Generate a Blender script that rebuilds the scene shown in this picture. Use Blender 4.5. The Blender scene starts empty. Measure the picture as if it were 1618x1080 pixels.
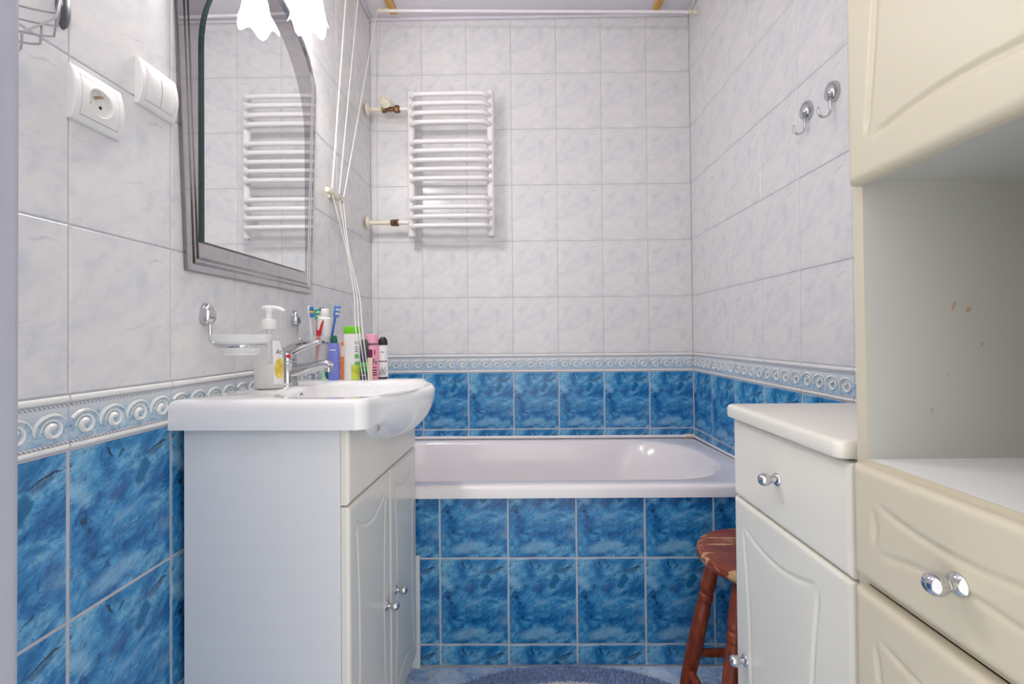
import bpy, bmesh, math, random
import numpy as np
from mathutils import Vector, Matrix

random.seed(7)
PI = math.pi
sc = bpy.context.scene
COL = sc.collection

# ------------------------------------------------------------------ camera
# world: X right, Y away from the camera, Z up; camera above the origin
F, CX, CY = 737.05, 815.19, 522.01
ya, pt, ro = -.0101, .0112, .0092
H0 = .9726
A = Matrix(((math.cos(ya), -math.sin(ya), 0), (math.sin(ya), math.cos(ya), 0), (0, 0, 1)))
B = Matrix(((1, 0, 0), (0, math.cos(pt), math.sin(pt)), (0, -math.sin(pt), math.cos(pt))))
C_ = Matrix(((math.cos(ro), 0, -math.sin(ro)), (0, 1, 0), (math.sin(ro), 0, math.cos(ro))))
R = C_ @ B @ A
cd = bpy.data.cameras.new('camera')
cd.sensor_width = 36
cd.lens = 36 * F / 1618
cd.shift_x = (809 - CX) / 1618
cd.shift_y = (CY - 540) / 1618
cd.clip_start = .01
cam = bpy.data.objects.new('camera', cd)
COL.objects.link(cam)
right, fwd, up = R[0], R[1], R[2]
cam.matrix_world = Matrix(((right[0], up[0], -fwd[0], 0), (right[1], up[1], -fwd[1], 0), (right[2], up[2], -fwd[2], H0), (0, 0, 0, 1)))
sc.camera = cam

# ------------------------------------------------------------------ world, exposure
w = bpy.data.worlds.new('hallway_light')
sc.world = w
w.use_nodes = True
w.node_tree.nodes['Background'].inputs[0].default_value = (1, .985, .965, 1)
w.node_tree.nodes['Background'].inputs[1].default_value = 1.6
sc.view_settings.view_transform = 'Standard'
sc.view_settings.look = 'None'
sc.view_settings.exposure = 0.0
sc.view_settings.gamma = 1
sc.view_settings.use_curve_mapping = False
CEIL_W, MIR_W = 12.0, 7.2          # watts of the ceiling lamp and of each mirror lamp

# ------------------------------------------------------------------ room numbers
XL, XR, YB, YA, ZC = -.6686, .7677, 2.0863, 1.3859, 2.41
YF = .28                            # inner face of the wall the doorway is in
TW = .202
TH = .2518
ZBT, ZBB = .8925, .8104             # decorative border top / bottom

# ------------------------------------------------------------------ materials
def srgb(r, g, b):
    f = lambda c: (c / 255) / 12.92 if c <= 10 else ((c / 255 + .055) / 1.055) ** 2.4
    return (f(r), f(g), f(b), 1)

def newmat(name):
    m = bpy.data.materials.new(name)
    m.use_nodes = True
    nt = m.node_tree
    return m, nt, nt.nodes['Principled BSDF']

def nd(nt, typ, **kw):
    n = nt.nodes.new(typ)
    for k, v in kw.items():
        if isinstance(k, str) and hasattr(n, k):
            setattr(n, k, v)
    return n

def ramp(nt, fac, stops, interp='LINEAR'):
    r = nt.nodes.new('ShaderNodeValToRGB')
    r.color_ramp.interpolation = interp
    el = r.color_ramp.elements
    while len(el) < len(stops):
        el.new(.5)
    for e, (p, c) in zip(el, stops):
        e.position = p
        e.color = c
    nt.links.new(fac, r.inputs[0])
    return r.outputs[0]

def noise(nt, vec, scale, detail=4, rough=.55, dist=0.0):
    n = nt.nodes.new('ShaderNodeTexNoise')
    n.inputs['Scale'].default_value = scale
    n.inputs['Detail'].default_value = detail
    n.inputs['Roughness'].default_value = rough
    n.inputs['Distortion'].default_value = dist
    nt.links.new(vec, n.inputs['Vector'])
    return n.outputs['Fac']

def mapping(nt, vec, rot=(0, 0, 0), scale=(1, 1, 1), loc=(0, 0, 0)):
    m = nt.nodes.new('ShaderNodeMapping')
    m.inputs['Rotation'].default_value = rot
    m.inputs['Scale'].default_value = scale
    m.inputs['Location'].default_value = loc
    nt.links.new(vec, m.inputs['Vector'])
    return m.outputs[0]

def mix(nt, a, b, fac, mode='MIX'):
    m = nt.nodes.new('ShaderNodeMix')
    m.data_type = 'RGBA'
    m.blend_type = mode
    for sock, v in ((m.inputs[0], fac), (m.inputs[6], a), (m.inputs[7], b)):
        if hasattr(v, 'is_output'):
            nt.links.new(v, sock)
        else:
            sock.default_value = v
    return m.outputs[2]

def bump(nt, bs, h, strength=.1, dist=.002):
    b = nt.nodes.new('ShaderNodeBump')
    b.inputs['Strength'].default_value = strength
    b.inputs['Distance'].default_value = dist
    nt.links.new(h, b.inputs['Height'])
    nt.links.new(b.outputs[0], bs.inputs['Normal'])

def objco(nt):
    return nt.nodes.new('ShaderNodeTexCoord').outputs['Object']

def plain(name, col, rough=.4, metal=0.0, spec=.5, var=.03, scale=30, coat=0.0, bmp=0.0):
    m, nt, bs = newmat(name)
    f = noise(nt, objco(nt), scale, 3)
    d = tuple(max(0, c * (1 - var)) for c in col[:3]) + (1,)
    l = tuple(min(1, c * (1 + var)) for c in col[:3]) + (1,)
    nt.links.new(ramp(nt, f, [(.3, d), (.7, l)]), bs.inputs['Base Color'])
    bs.inputs['Roughness'].default_value = rough
    bs.inputs['Metallic'].default_value = metal
    bs.inputs['Specular IOR Level'].default_value = spec
    bs.inputs['Coat Weight'].default_value = coat
    bs.inputs['Coat Roughness'].default_value = .08
    if bmp:
        bump(nt, bs, f, bmp)
    return m

def flatxz(nt, co):
    n = nt.nodes.new('ShaderNodeVectorMath')
    n.operation = 'MULTIPLY'
    nt.links.new(co, n.inputs[0])
    n.inputs[1].default_value = (1, 0, 1)
    return n.outputs[0]

def warp(nt, co, scale, amt):
    """coordinates pushed about by noise, so that drawn shapes get ragged edges"""
    n = nt.nodes.new('ShaderNodeTexNoise')
    n.inputs['Scale'].default_value = scale
    n.inputs['Detail'].default_value = 5
    n.inputs['Roughness'].default_value = .65
    nt.links.new(co, n.inputs['Vector'])
    a = nt.nodes.new('ShaderNodeVectorMath')
    a.operation = 'SUBTRACT'
    nt.links.new(n.outputs['Color'], a.inputs[0])
    a.inputs[1].default_value = (.5, .5, .5)
    b = nt.nodes.new('ShaderNodeVectorMath')
    b.operation = 'SCALE'
    nt.links.new(a.outputs[0], b.inputs[0])
    b.inputs['Scale'].default_value = amt
    c = nt.nodes.new('ShaderNodeVectorMath')
    c.operation = 'ADD'
    nt.links.new(co, c.inputs[0])
    nt.links.new(b.outputs[0], c.inputs[1])
    return flatxz(nt, c.outputs[0])

def blob(nt, p, cx, cz, rx, rz, ang, soft=.5):
    """mask of an ellipse printed on the tile; u, v run 0..1 over the tile face, ang counter-clockwise"""
    m = nt.nodes.new('ShaderNodeMapping')
    m.vector_type = 'TEXTURE'
    m.inputs['Location'].default_value = ((cx - .5) * .202, 0, (cz - .5) * .252)
    m.inputs['Rotation'].default_value = (0, -math.radians(ang), 0)
    m.inputs['Scale'].default_value = (rx * .202, 1, rz * .202)
    nt.links.new(p, m.inputs['Vector'])
    l = nt.nodes.new('ShaderNodeVectorMath')
    l.operation = 'LENGTH'
    nt.links.new(m.outputs[0], l.inputs[0])
    r = nt.nodes.new('ShaderNodeMapRange')
    r.interpolation_type = 'SMOOTHSTEP'
    r.inputs[1].default_value = 1
    r.inputs[2].default_value = 1 - soft
    nt.links.new(l.outputs['Value'], r.inputs[0])
    return r.outputs[0]

def scaled(nt, f, k):
    m = nt.nodes.new('ShaderNodeMath')
    m.operation = 'MULTIPLY'
    nt.links.new(f, m.inputs[0])
    if hasattr(k, 'is_output'):
        nt.links.new(k, m.inputs[1])
    else:
        m.inputs[1].default_value = k
    return m.outputs[0]

def rotscale(nt, co, deg, sc_, loc=(0, 0, 0)):
    return mapping(nt, mapping(nt, co, rot=(0, math.radians(deg), 0), loc=loc), scale=sc_)

def mat_white_tile():
    m, nt, bs = newmat('pale_marble_tile')
    co = objco(nt)
    n1 = noise(nt, rotscale(nt, co, 36, (.7, 1, 1.15)), 14, 6, .64, .5)
    n2 = noise(nt, rotscale(nt, co, 30, (.7, 1, 1.3), (3, 1, 2)), 34, 6, .7, .6)
    n3 = noise(nt, mapping(nt, co, loc=(7, 2, 5)), 95, 4, .75)
    c = ramp(nt, n1, [(.34, srgb(216, 219, 223)), (.47, srgb(228, 227, 229)), (.60, srgb(235, 232, 231))])
    c = mix(nt, c, ramp(nt, n2, [(.32, (.84, .88, .92, 1)), (.46, (1, 1, 1, 1))]), .6, 'MULTIPLY')
    p = warp(nt, co, 30, .03)
    for (cx, cz, rx, rz, a, sf, col, k) in ((.66, .74, .14, .08, 62, .9, srgb(196, 208, 220), .55), (.44, .66, .20, .10, 32, .9, srgb(204, 210, 224), .5),
                                           (.35, .97, .14, .06, -40, .8, srgb(204, 210, 222), .5), (.82, .88, .16, .014, 12, .8, srgb(178, 182, 194), .55),
                                           (.58, .40, .22, .014, 18, .8, srgb(188, 192, 206), .5), (.20, .50, .12, .10, 50, .9, srgb(208, 214, 226), .45), (.55, .14, .2, .08, 20, .9, srgb(210, 214, 224), .4)):
        c = mix(nt, c, col, scaled(nt, blob(nt, p, cx, cz, rx, rz, a, sf), k * .75))
    c = mix(nt, c, ramp(nt, n3, [(.30, (.86, .88, .91, 1)), (.40, (1, 1, 1, 1))]), .4, 'MULTIPLY')
    nt.links.new(c, bs.inputs['Base Color'])
    bs.inputs['Roughness'].default_value = .24
    bs.inputs['Specular IOR Level'].default_value = .45
    bump(nt, bs, n1, .04, .001)
    return m

def mat_blue_tile():
    m, nt, bs = newmat('blue_marble_tile')
    co = objco(nt)
    n1 = noise(nt, rotscale(nt, co, 36, (.75, 1, 1.15), (1.3, .4, 2.2)), 17, 7, .68, .5)
    n2 = noise(nt, rotscale(nt, co, 30, (.7, 1, 1.2), (5, 2, .7)), 55, 6, .72, .3)
    spk = noise(nt, mapping(nt, co, loc=(9, 3, 1)), 190, 3, .75)
    spm = noise(nt, mapping(nt, co, loc=(4, 3, 8)), 24, 3, .6)
    c = ramp(nt, n1, [(.30, srgb(12, 76, 134)), (.42, srgb(36, 118, 180)), (.52, srgb(72, 154, 206)), (.64, srgb(134, 192, 222))])
    c = mix(nt, c, ramp(nt, n2, [(.32, (.30, .40, .55, 1)), (.47, (.90, .94, .98, 1)), (.58, (1.12, 1.1, 1.08, 1))]), .9, 'MULTIPLY')
    rg_ = noise(nt, rotscale(nt, co, 34, (.6, 1, 1.2), (2, 7, 3.1)), 24, 6, .66, .9)
    ln = ramp(nt, rg_, [(.478, (1, 1, 1, 1)), (.497, (.22, .32, .46, 1)), (.503, (.22, .32, .46, 1)), (.522, (1, 1, 1, 1))])
    c = mix(nt, c, mix(nt, c, ln, 1.0, 'MULTIPLY'), ramp(nt, spm, [(.46, (0, 0, 0, 1)), (.58, (1, 1, 1, 1))]))
    p = warp(nt, co, 26, .035)
    q = warp(nt, co, 45, .022)
    dk, tl, lt, vi, cr = srgb(20, 62, 108), srgb(6, 104, 158), srgb(150, 198, 226), srgb(52, 92, 158), srgb(14, 30, 58)
    for (v, cx, cz, rx, rz, a, sf, col, k) in (
            (p, .40, .13, .34, .12, 8, .7, lt, .55), (p, .10, .72, .16, .08, -50, .6, lt, .45), (p, .52, .50, .26, .05, 24, .7, lt, .4),
            (p, .42, .66, .15, .085, 40, .7, vi, .75), (p, .90, .30, .10, .22, 10, .7, vi, .45), (p, .80, .86, .20, .05, 10, .7, dk, .6),
            (p, .67, .73, .135, .065, 64, .35, tl, .92), (p, .72, .93, .10, .05, 40, .5, tl, .7), (p, .40, .96, .12, .05, -35, .5, tl, .6),
            (q, .34, .93, .085, .016, -52, .5, cr, .9), (q, .45, .90, .06, .012, 40, .5, cr, .7), (q, .84, .885, .17, .012, 14, .6, cr, .92), (q, .55, .80, .08, .010, 20, .6, cr, .6),
            (q, .58, .40, .24, .013, 20, .7, srgb(16, 84, 140), .9), (q, .12, .55, .05, .028, -55, .6, cr, .75), (q, .16, .49, .035, .018, -30, .6, cr, .7),
            (q, .72, .14, .08, .012, 35, .7, cr, .7), (q, .18, .34, .07, .008, -22, .7, cr, .6), (q, .88, .62, .10, .006, -35, .7, cr, .6)):
        c = mix(nt, c, col, scaled(nt, blob(nt, v, cx, cz, rx, rz, a, sf), k))
    sk = ramp(nt, spk, [(.34, (.12, .20, .36, 1)), (.41, (1, 1, 1, 1))])
    msk = ramp(nt, spm, [(.42, (1, 1, 1, 1)), (.56, (.1, .1, .1, 1))])
    c = mix(nt, c, mix(nt, c, sk, 1.0, 'MULTIPLY'), msk)
    nt.links.new(c, bs.inputs['Base Color'])
    bs.inputs['Roughness'].default_value = .20
    bs.inputs['Specular IOR Level'].default_value = .5
    bump(nt, bs, n2, .03, .001)
    return m

def mat_floor_tile():
    m, nt, bs = newmat('floor_marble_tile')
    co = objco(nt)
    n1 = noise(nt, co, 16, 7, .7, .8)
    n2 = noise(nt, mapping(nt, co, loc=(5, 2, 1)), 60, 5, .7, .8)
    c = ramp(nt, n1, [(.32, srgb(96, 130, 186)), (.45, srgb(160, 186, 220)), (.6, srgb(206, 218, 234))])
    c = mix(nt, c, ramp(nt, n2, [(.32, (.45, .55, .72, 1)), (.45, (1, 1, 1, 1))]), .7, 'MULTIPLY')
    nt.links.new(c, bs.inputs['Base Color'])
    bs.inputs['Roughness'].default_value = .25
    return m

def mat_chrome():
    m, nt, bs = newmat('chrome')
    f = noise(nt, objco(nt), 60, 2)
    nt.links.new(ramp(nt, f, [(.3, (.58, .59, .61, 1)), (.7, (.64, .645, .66, 1))]), bs.inputs['Base Color'])
    bs.inputs['Metallic'].default_value = 1
    bs.inputs['Roughness'].default_value = .08
    return m

def mat_mirror(name, col, rough=.005):
    m, nt, bs = newmat(name)
    f = noise(nt, objco(nt), 8, 1)
    nt.links.new(ramp(nt, f, [(0, col), (1, tuple(c * .98 for c in col[:3]) + (1,))]), bs.inputs['Base Color'])
    bs.inputs['Metallic'].default_value = 1
    bs.inputs['Roughness'].default_value = rough
    return m

def mat_glass(name, tint=(.97, .98, .98, 1), op=.12, rough=.05, body=(.9, .92, .92, 1)):
    m, nt, bs = newmat(name)
    out = nt.nodes['Material Output']
    tr = nt.nodes.new('ShaderNodeBsdfTransparent')
    tr.inputs[0].default_value = tint
    f = noise(nt, objco(nt), 25, 2)
    nt.links.new(ramp(nt, f, [(0, body), (1, tuple(c * .97 for c in body[:3]) + (1,))]), bs.inputs['Base Color'])
    bs.inputs['Roughness'].default_value = rough
    lw = nt.nodes.new('ShaderNodeLayerWeight')
    lw.inputs[0].default_value = .35
    mr = nt.nodes.new('ShaderNodeMapRange')
    mr.inputs[3].default_value = op
    mr.inputs[4].default_value = min(1, op + .55)
    nt.links.new(lw.outputs['Facing'], mr.inputs[0])
    ms = nt.nodes.new('ShaderNodeMixShader')
    nt.links.new(mr.outputs[0], ms.inputs[0])
    nt.links.new(tr.outputs[0], ms.inputs[1])
    nt.links.new(bs.outputs[0], ms.inputs[2])
    nt.links.new(ms.outputs[0], out.inputs[0])
    return m

def mat_emit(name, col, strength):
    m, nt, bs = newmat(name)
    f = noise(nt, objco(nt), 30, 2)
    nt.links.new(ramp(nt, f, [(0, col), (1, tuple(c * .97 for c in col[:3]) + (1,))]), bs.inputs['Emission Color'])
    bs.inputs['Base Color'].default_value = col
    bs.inputs['Emission Strength'].default_value = strength
    bs.inputs['Roughness'].default_value = .3
    return m

def mat_shade():
    m, nt, bs = newmat('lit_glass_shade')
    out = nt.nodes['Material Output']
    tr = nt.nodes.new('ShaderNodeBsdfTransparent')
    em = nt.nodes.new('ShaderNodeEmission')
    f = noise(nt, objco(nt), 40, 2)
    nt.links.new(ramp(nt, f, [(0, (1, .96, .92, 1)), (1, (1, .98, .96, 1))]), em.inputs[0])
    em.inputs[1].default_value = 5.0
    ms = nt.nodes.new('ShaderNodeMixShader')
    ms.inputs[0].default_value = .5
    nt.links.new(tr.outputs[0], ms.inputs[1])
    nt.links.new(em.outputs[0], ms.inputs[2])
    nt.links.new(ms.outputs[0], out.inputs[0])
    return m

def mat_stool():
    m, nt, bs = newmat('worn_red_paint')
    co = objco(nt)
    f = noise(nt, co, 18, 4)
    c = ramp(nt, f, [(.3, srgb(110, 40, 24)), (.7, srgb(150, 66, 42))])
    wv = noise(nt, mapping(nt, co, rot=(0, 0, .3), scale=(.16, 1, 1), loc=(2, 3, 1.5)), 34, 5, .62, .4)
    k = ramp(nt, wv, [(.535, (0, 0, 0, 1)), (.555, (1, 1, 1, 1))])
    c = mix(nt, c, srgb(205, 165, 118), k)
    nt.links.new(c, bs.inputs['Base Color'])
    bs.inputs['Roughness'].default_value = .33
    bump(nt, bs, wv, .15, .001)
    return m

def mat_leg():
    m, nt, bs = newmat('stained_leg_paint')
    co = objco(nt)
    wv = noise(nt, mapping(nt, co, scale=(1, 1, .35)), 55, 4, .6)
    c = ramp(nt, wv, [(.3, srgb(96, 38, 20)), (.62, srgb(146, 64, 34)), (.74, srgb(176, 100, 60))])
    nt.links.new(c, bs.inputs['Base Color'])
    bs.inputs['Roughness'].default_value = .35
    return m

def mat_pine():
    m, nt, bs = newmat('pine_batten')
    co = objco(nt)
    wv = noise(nt, mapping(nt, co, scale=(6, .3, 6)), 20, 4, .6)
    nt.links.new(ramp(nt, wv, [(.3, srgb(205, 150, 70)), (.7, srgb(238, 196, 112))]), bs.inputs['Base Color'])
    bs.inputs['Roughness'].default_value = .5
    return m

def mat_niche():
    m, nt, bs = newmat('stained_laminate')
    co = objco(nt)
    a = noise(nt, mapping(nt, co, scale=(1, 1, .6), loc=(.7, .2, 1.1)), 21, 3, .6)
    c = ramp(nt, a, [(.70, srgb(200, 200, 195)), (.95, srgb(200, 199, 193))])
    nt.links.new(c, bs.inputs['Base Color'])
    bs.inputs['Roughness'].default_value = .45
    return m

def mat_rug():
    m, nt, bs = newmat('blue_pile')
    co = objco(nt)
    f = noise(nt, co, 120, 3)
    c = ramp(nt, f, [(.3, srgb(116, 136, 178)), (.7, srgb(156, 174, 208))])
    l = nt.nodes.new('ShaderNodeVectorMath')
    l.operation = 'LENGTH'
    nt.links.new(mapping(nt, co, scale=(1 / .375, 1 / .200, 0)), l.inputs[0])
    pat = ramp(nt, l.outputs['Value'], [(.55, (0, 0, 0, 1)), (.57, (1, 1, 1, 1)), (.645, (1, 1, 1, 1)), (.665, (0, 0, 0, 1))])
    c = mix(nt, c, srgb(226, 224, 222), pat)
    nt.links.new(c, bs.inputs['Base Color'])
    bs.inputs['Roughness'].default_value = .95
    bs.inputs['Specular IOR Level'].default_value = .1
    return m

def mat_rope():
    m, nt, bs = newmat('twisted_rope_print')
    co = objco(nt)
    wv = nt.nodes.new('ShaderNodeTexWave')
    wv.inputs['Scale'].default_value = 70
    nt.links.new(mapping(nt, co, rot=(0, .8, 0)), wv.inputs['Vector'])
    nt.links.new(ramp(nt, wv.outputs['Fac'], [(.3, srgb(150, 153, 168)), (.7, srgb(224, 224, 228))]), bs.inputs['Base Color'])
    bs.inputs['Roughness'].default_value = .3
    return m

def mat_border_ground():
    m, nt, bs = newmat('mottled_border_glaze')
    co = objco(nt)
    n1 = noise(nt, co, 90, 5, .75)
    sep = nt.nodes.new('ShaderNodeSeparateXYZ')
    nt.links.new(co, sep.inputs[0])
    low = ramp(nt, n1, [(.30, srgb(98, 104, 146)), (.40, srgb(150, 184, 212)), (.58, srgb(192, 214, 228)), (.72, srgb(220, 227, 233))])
    g = nt.nodes.new('ShaderNodeMapRange')
    g.inputs[1].default_value = .006
    g.inputs[2].default_value = .018
    nt.links.new(sep.outputs[2], g.inputs[0])
    nt.links.new(mix(nt, low, srgb(220, 226, 231), g.outputs[0]), bs.inputs['Base Color'])
    bs.inputs['Roughness'].default_value = .25
    return m

M = dict(
    wt=mat_white_tile(), bt=mat_blue_tile(), ft=mat_floor_tile(),
    grout=plain('grout', srgb(202, 201, 206), .8, var=.05, scale=60),
    ceil=plain('ceiling_paint', srgb(228, 224, 232), .8, var=.02, scale=4),
    chrome=mat_chrome(), mirror=mat_mirror('clear_mirror', (.93, .945, .945, 1)),
    tint=mat_mirror('grey_tinted_mirror', (.52, .505, .515, 1), .02),
    tint_line=mat_mirror('mirror_bevel_groove', (.30, .29, .31, 1), .06),
    tint_lite=mat_mirror('mirror_bevel_light', (.50, .49, .50, 1), .05),
    glass_edge=plain('green_glass_edge', srgb(34, 66, 66), .1, var=.1),
    white=plain('white_lacquer', srgb(238, 238, 238), .16, var=.012, scale=3, coat=.3),
    cab=plain('white_foil_front', srgb(240, 236, 225), .22, var=.012, scale=3, coat=.15),
    cream=plain('cream_foil_front', srgb(211, 202, 181), .40, var=.012, scale=3, coat=.0),
    niche=mat_niche(), shelf=plain('white_shelf', srgb(240, 240, 240), .3, var=.01),
    ceramic=plain('white_ceramic', srgb(246, 245, 246), .07, spec=.6, var=.006, scale=3, coat=.4),
    acrylic=plain('white_acrylic', srgb(247, 241, 243), .13, var=.008, scale=3, coat=.2),
    plastic=plain('white_plastic', srgb(243, 242, 240), .3, var=.01),
    enamel=plain('white_enamel', srgb(244, 240, 240), .2, var=.01, coat=.2),
    oldwhite=plain('yellowed_plastic', srgb(236, 228, 206), .4, var=.05),
    brass=plain('tarnished_brass', srgb(126, 98, 70), .35, metal=.85, var=.35, scale=120),
    frost=mat_glass('frosted_glass', op=.45, rough=.25, body=(.93, .93, .93, 1)),
    clear=mat_glass('clear_glass', op=.15, rough=.03),
    seat=mat_stool(), leg=mat_leg(), pine=mat_pine(), rug=mat_rug(), rope=mat_rope(),
    bground=mat_border_ground(), bwhite=plain('white_relief_glaze', srgb(240, 240, 238), .22, var=.03, scale=80),
    cord=plain('white_cord', srgb(242, 236, 228), .7, var=.05, scale=200),
    lamp=mat_shade(),
    bulb=mat_emit('lit_bulb', (1, .97, .93, 1), 12.0),
    diff=mat_emit('lit_diffuser', (1, .98, .96, 1), 4.0),
    jamb=plain('painted_door_frame', srgb(172, 174, 188), .4, var=.02),
    dark=plain('dark_hole', srgb(28, 26, 26), .6),
    steel=plain('contact_metal', srgb(190, 170, 140), .35, metal=.8, var=.2),
    red=plain('red_plastic', srgb(214, 34, 40), .3), soap=plain('milky_soap', srgb(246, 242, 238), .3, var=.01),
    lemon=plain('lemon_print', srgb(250, 208, 96), .4, var=.35, scale=60),
    black=plain('black_print', srgb(34, 32, 34), .35), grey=plain('dark_grey_plastic', srgb(84, 88, 96), .3),
    purple=plain('periwinkle_plastic', srgb(122, 130, 212), .35, var=.06), dgreen=plain('dark_green_cap', srgb(4, 88, 78), .3),
    orange=plain('orange_plastic', srgb(240, 130, 48), .3, var=.08), lime=plain('lime_cap', srgb(112, 208, 20), .3, var=.1),
    paleor=plain('pale_orange_label', srgb(238, 206, 186), .4, var=.06),
    label_g=plain('green_label', srgb(96, 190, 96), .4, var=.25, scale=90), label_y=plain('yellow_green_label', srgb(196, 208, 72), .4, var=.25, scale=60),
    pink=plain('pink_plastic', srgb(240, 168, 192), .3, var=.06), maroon=plain('maroon_plastic', srgb(92, 30, 66), .35),
    beige=plain('beige_tube', srgb(240, 222, 200), .4), whitep=plain('white_label', srgb(240, 238, 238), .35, var=.03),
    blue=plain('blue_plastic', srgb(36, 110, 214), .3), lblue=plain('blue_bristle', srgb(96, 150, 224), .6, var=.4, scale=300),
    yellow=plain('yellow_bristle', srgb(242, 220, 70), .6), green=plain('green_plastic', srgb(120, 206, 150), .3, var=.1),
    teal=plain('teal_bristle', srgb(50, 180, 150), .6), violet=plain('violet_bristle', srgb(70, 64, 150), .5, var=.3, scale=300),
    navy=plain('navy_plastic', srgb(58, 66, 96), .35, var=.1), bgreen=plain('bright_green_label', srgb(30, 160, 70), .35, var=.2, scale=80),
    silver=plain('brushed_metal', srgb(190, 192, 196), .3, metal=.9),
    stain=plain('brown_stain', srgb(190, 168, 146), .5, var=.2, scale=200),
    wire=plain('dull_chrome_wire', srgb(176, 178, 180), .22, metal=.95, var=.05),
    mint=plain('mint_plastic', srgb(176, 214, 188), .35, var=.12),
)

# ------------------------------------------------------------------ mesh builder
class MB:
    def __init__(s):
        s.v, s.f, s.m, s.mats, s.cur = [], [], [], [], 0

    def use(s, mat):
        if mat not in s.mats:
            s.mats.append(mat)
        s.cur = s.mats.index(mat)
        return s

    def add(s, vs, fs):
        o = len(s.v)
        s.v.extend([tuple(map(float, p)) for p in vs])
        for f in fs:
            s.f.append([i + o for i in f])
            s.m.append(s.cur)
        return s

    def box(s, lo, hi, r=0.0, seg=2):
        x0, y0, z0 = lo
        x1, y1, z1 = hi
        if r <= 0:
            return s.add([(x0, y0, z0), (x1, y0, z0), (x1, y1, z0), (x0, y1, z0), (x0, y0, z1), (x1, y0, z1), (x1, y1, z1), (x0, y1, z1)],
                         [(0, 3, 2, 1), (4, 5, 6, 7), (0, 1, 5, 4), (1, 2, 6, 5), (2, 3, 7, 6), (3, 0, 4, 7)])
        bm = bmesh.new()
        bmesh.ops.create_cube(bm, size=1)
        for v in bm.verts:
            v.co = Vector(((x0 + x1) / 2 + v.co.x * (x1 - x0), (y0 + y1) / 2 + v.co.y * (y1 - y0), (z0 + z1) / 2 + v.co.z * (z1 - z0)))
        bmesh.ops.bevel(bm, geom=bm.edges[:], offset=r, segments=seg, affect='EDGES', profile=.5)
        bm.verts.index_update()
        s.add([v.co[:] for v in bm.verts], [[v.index for v in f.verts] for f in bm.faces])
        bm.free()
        return s

    def tube(s, pts, r, n=10, cap=True, closed=False, flat=None):
        pts = [Vector(p) for p in pts]
        k = len(pts)
        rs = r if isinstance(r, (list, tuple)) else [r] * k
        tang = []
        for i in range(k):
            a = pts[(i - 1) % k] if (closed or i > 0) else pts[i]
            b = pts[(i + 1) % k] if (closed or i < k - 1) else pts[i]
            tang.append((b - a).normalized())
        ref = Vector((0, 0, 1)) if abs(tang[0].z) < .9 else Vector((1, 0, 0))
        nrm = (ref - tang[0] * ref.dot(tang[0])).normalized()
        vs, fs = [], []
        for i in range(k):
            t = tang[i]
            nrm = (nrm - t * nrm.dot(t))
            nrm = nrm.normalized() if nrm.length > 1e-6 else t.orthogonal().normalized()
            bn = t.cross(nrm)
            for j in range(n):
                a = 2 * PI * j / n
                vs.append(pts[i] + (nrm * math.cos(a) + bn * math.sin(a)) * rs[i])
        for i in range(k if closed else k - 1):
            for j in range(n):
                a, b = i * n + j, i * n + (j + 1) % n
                c, d = ((i + 1) % k) * n + (j + 1) % n, ((i + 1) % k) * n + j
                fs.append((a, b, c, d))
        if cap and not closed:
            fs.append(list(range(n))[::-1])
            fs.append([(k - 1) * n + j for j in range(n)])
        return s.add(vs, fs)

    def lathe(s, prof, o=(0, 0, 0), axis=(0, 0, 1), n=24, sx=1.0, sy=1.0, xdir=None, cap=True):
        ax = Vector(axis).normalized()
        if xdir is None:
            xdir = Vector((1, 0, 0)) if abs(ax.x) < .9 else Vector((0, 1, 0))
        e1 = (Vector(xdir) - ax * Vector(xdir).dot(ax)).normalized()
        e2 = ax.cross(e1)
        o = Vector(o)
        vs, fs = [], []
        for r, h in prof:
            for j in range(n):
                a = 2 * PI * j / n
                vs.append(o + ax * h + e1 * (r * sx * math.cos(a)) + e2 * (r * sy * math.sin(a)))
        for i in range(len(prof) - 1):
            for j in range(n):
                fs.append((i * n + j, i * n + (j + 1) % n, (i + 1) * n + (j + 1) % n, (i + 1) * n + j))
        if cap:
            if prof[0][0] > 1e-5:
                fs.append(list(range(n))[::-1])
            if prof[-1][0] > 1e-5:
                fs.append([(len(prof) - 1) * n + j for j in range(n)])
        return s.add(vs, fs)

    def prism(s, outline, fn, d0, d1):
        n = len(outline)
        vs = [fn(p, q, d0) for p, q in outline] + [fn(p, q, d1) for p, q in outline]
        fs = [list(range(n))[::-1], list(range(n, 2 * n))]
        fs += [(i, (i + 1) % n, n + (i + 1) % n, n + i) for i in range(n)]
        return s.add(vs, fs)

    def rings(s, rings, close0=False, close1=False):
        n = len(rings[0])
        vs = [p for r in rings for p in r]
        fs = []
        for i in range(len(rings) - 1):
            for j in range(n):
                fs.append((i * n + j, i * n + (j + 1) % n, (i + 1) * n + (j + 1) % n, (i + 1) * n + j))
        if close0:
            fs.append(list(range(n))[::-1])
        if close1:
            fs.append([(len(rings) - 1) * n + j for j in range(n)])
        return s.add(vs, fs)

    def mesh(s, name, smooth=35):
        me = bpy.data.meshes.new(name)
        me.from_pydata(s.v, [], s.f)
        for m in s.mats:
            me.materials.append(m)
        me.polygons.foreach_set('material_index', s.m)
        me.update()
        if len(s.f) < 60000:
            bm = bmesh.new()
            bm.from_mesh(me)
            bmesh.ops.recalc_face_normals(bm, faces=bm.faces[:])
            bm.to_mesh(me)
            bm.free()
        if smooth:
            me.polygons.foreach_set('use_smooth', [True] * len(me.polygons))
            me.set_sharp_from_angle(angle=math.radians(smooth))
        return me

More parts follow.
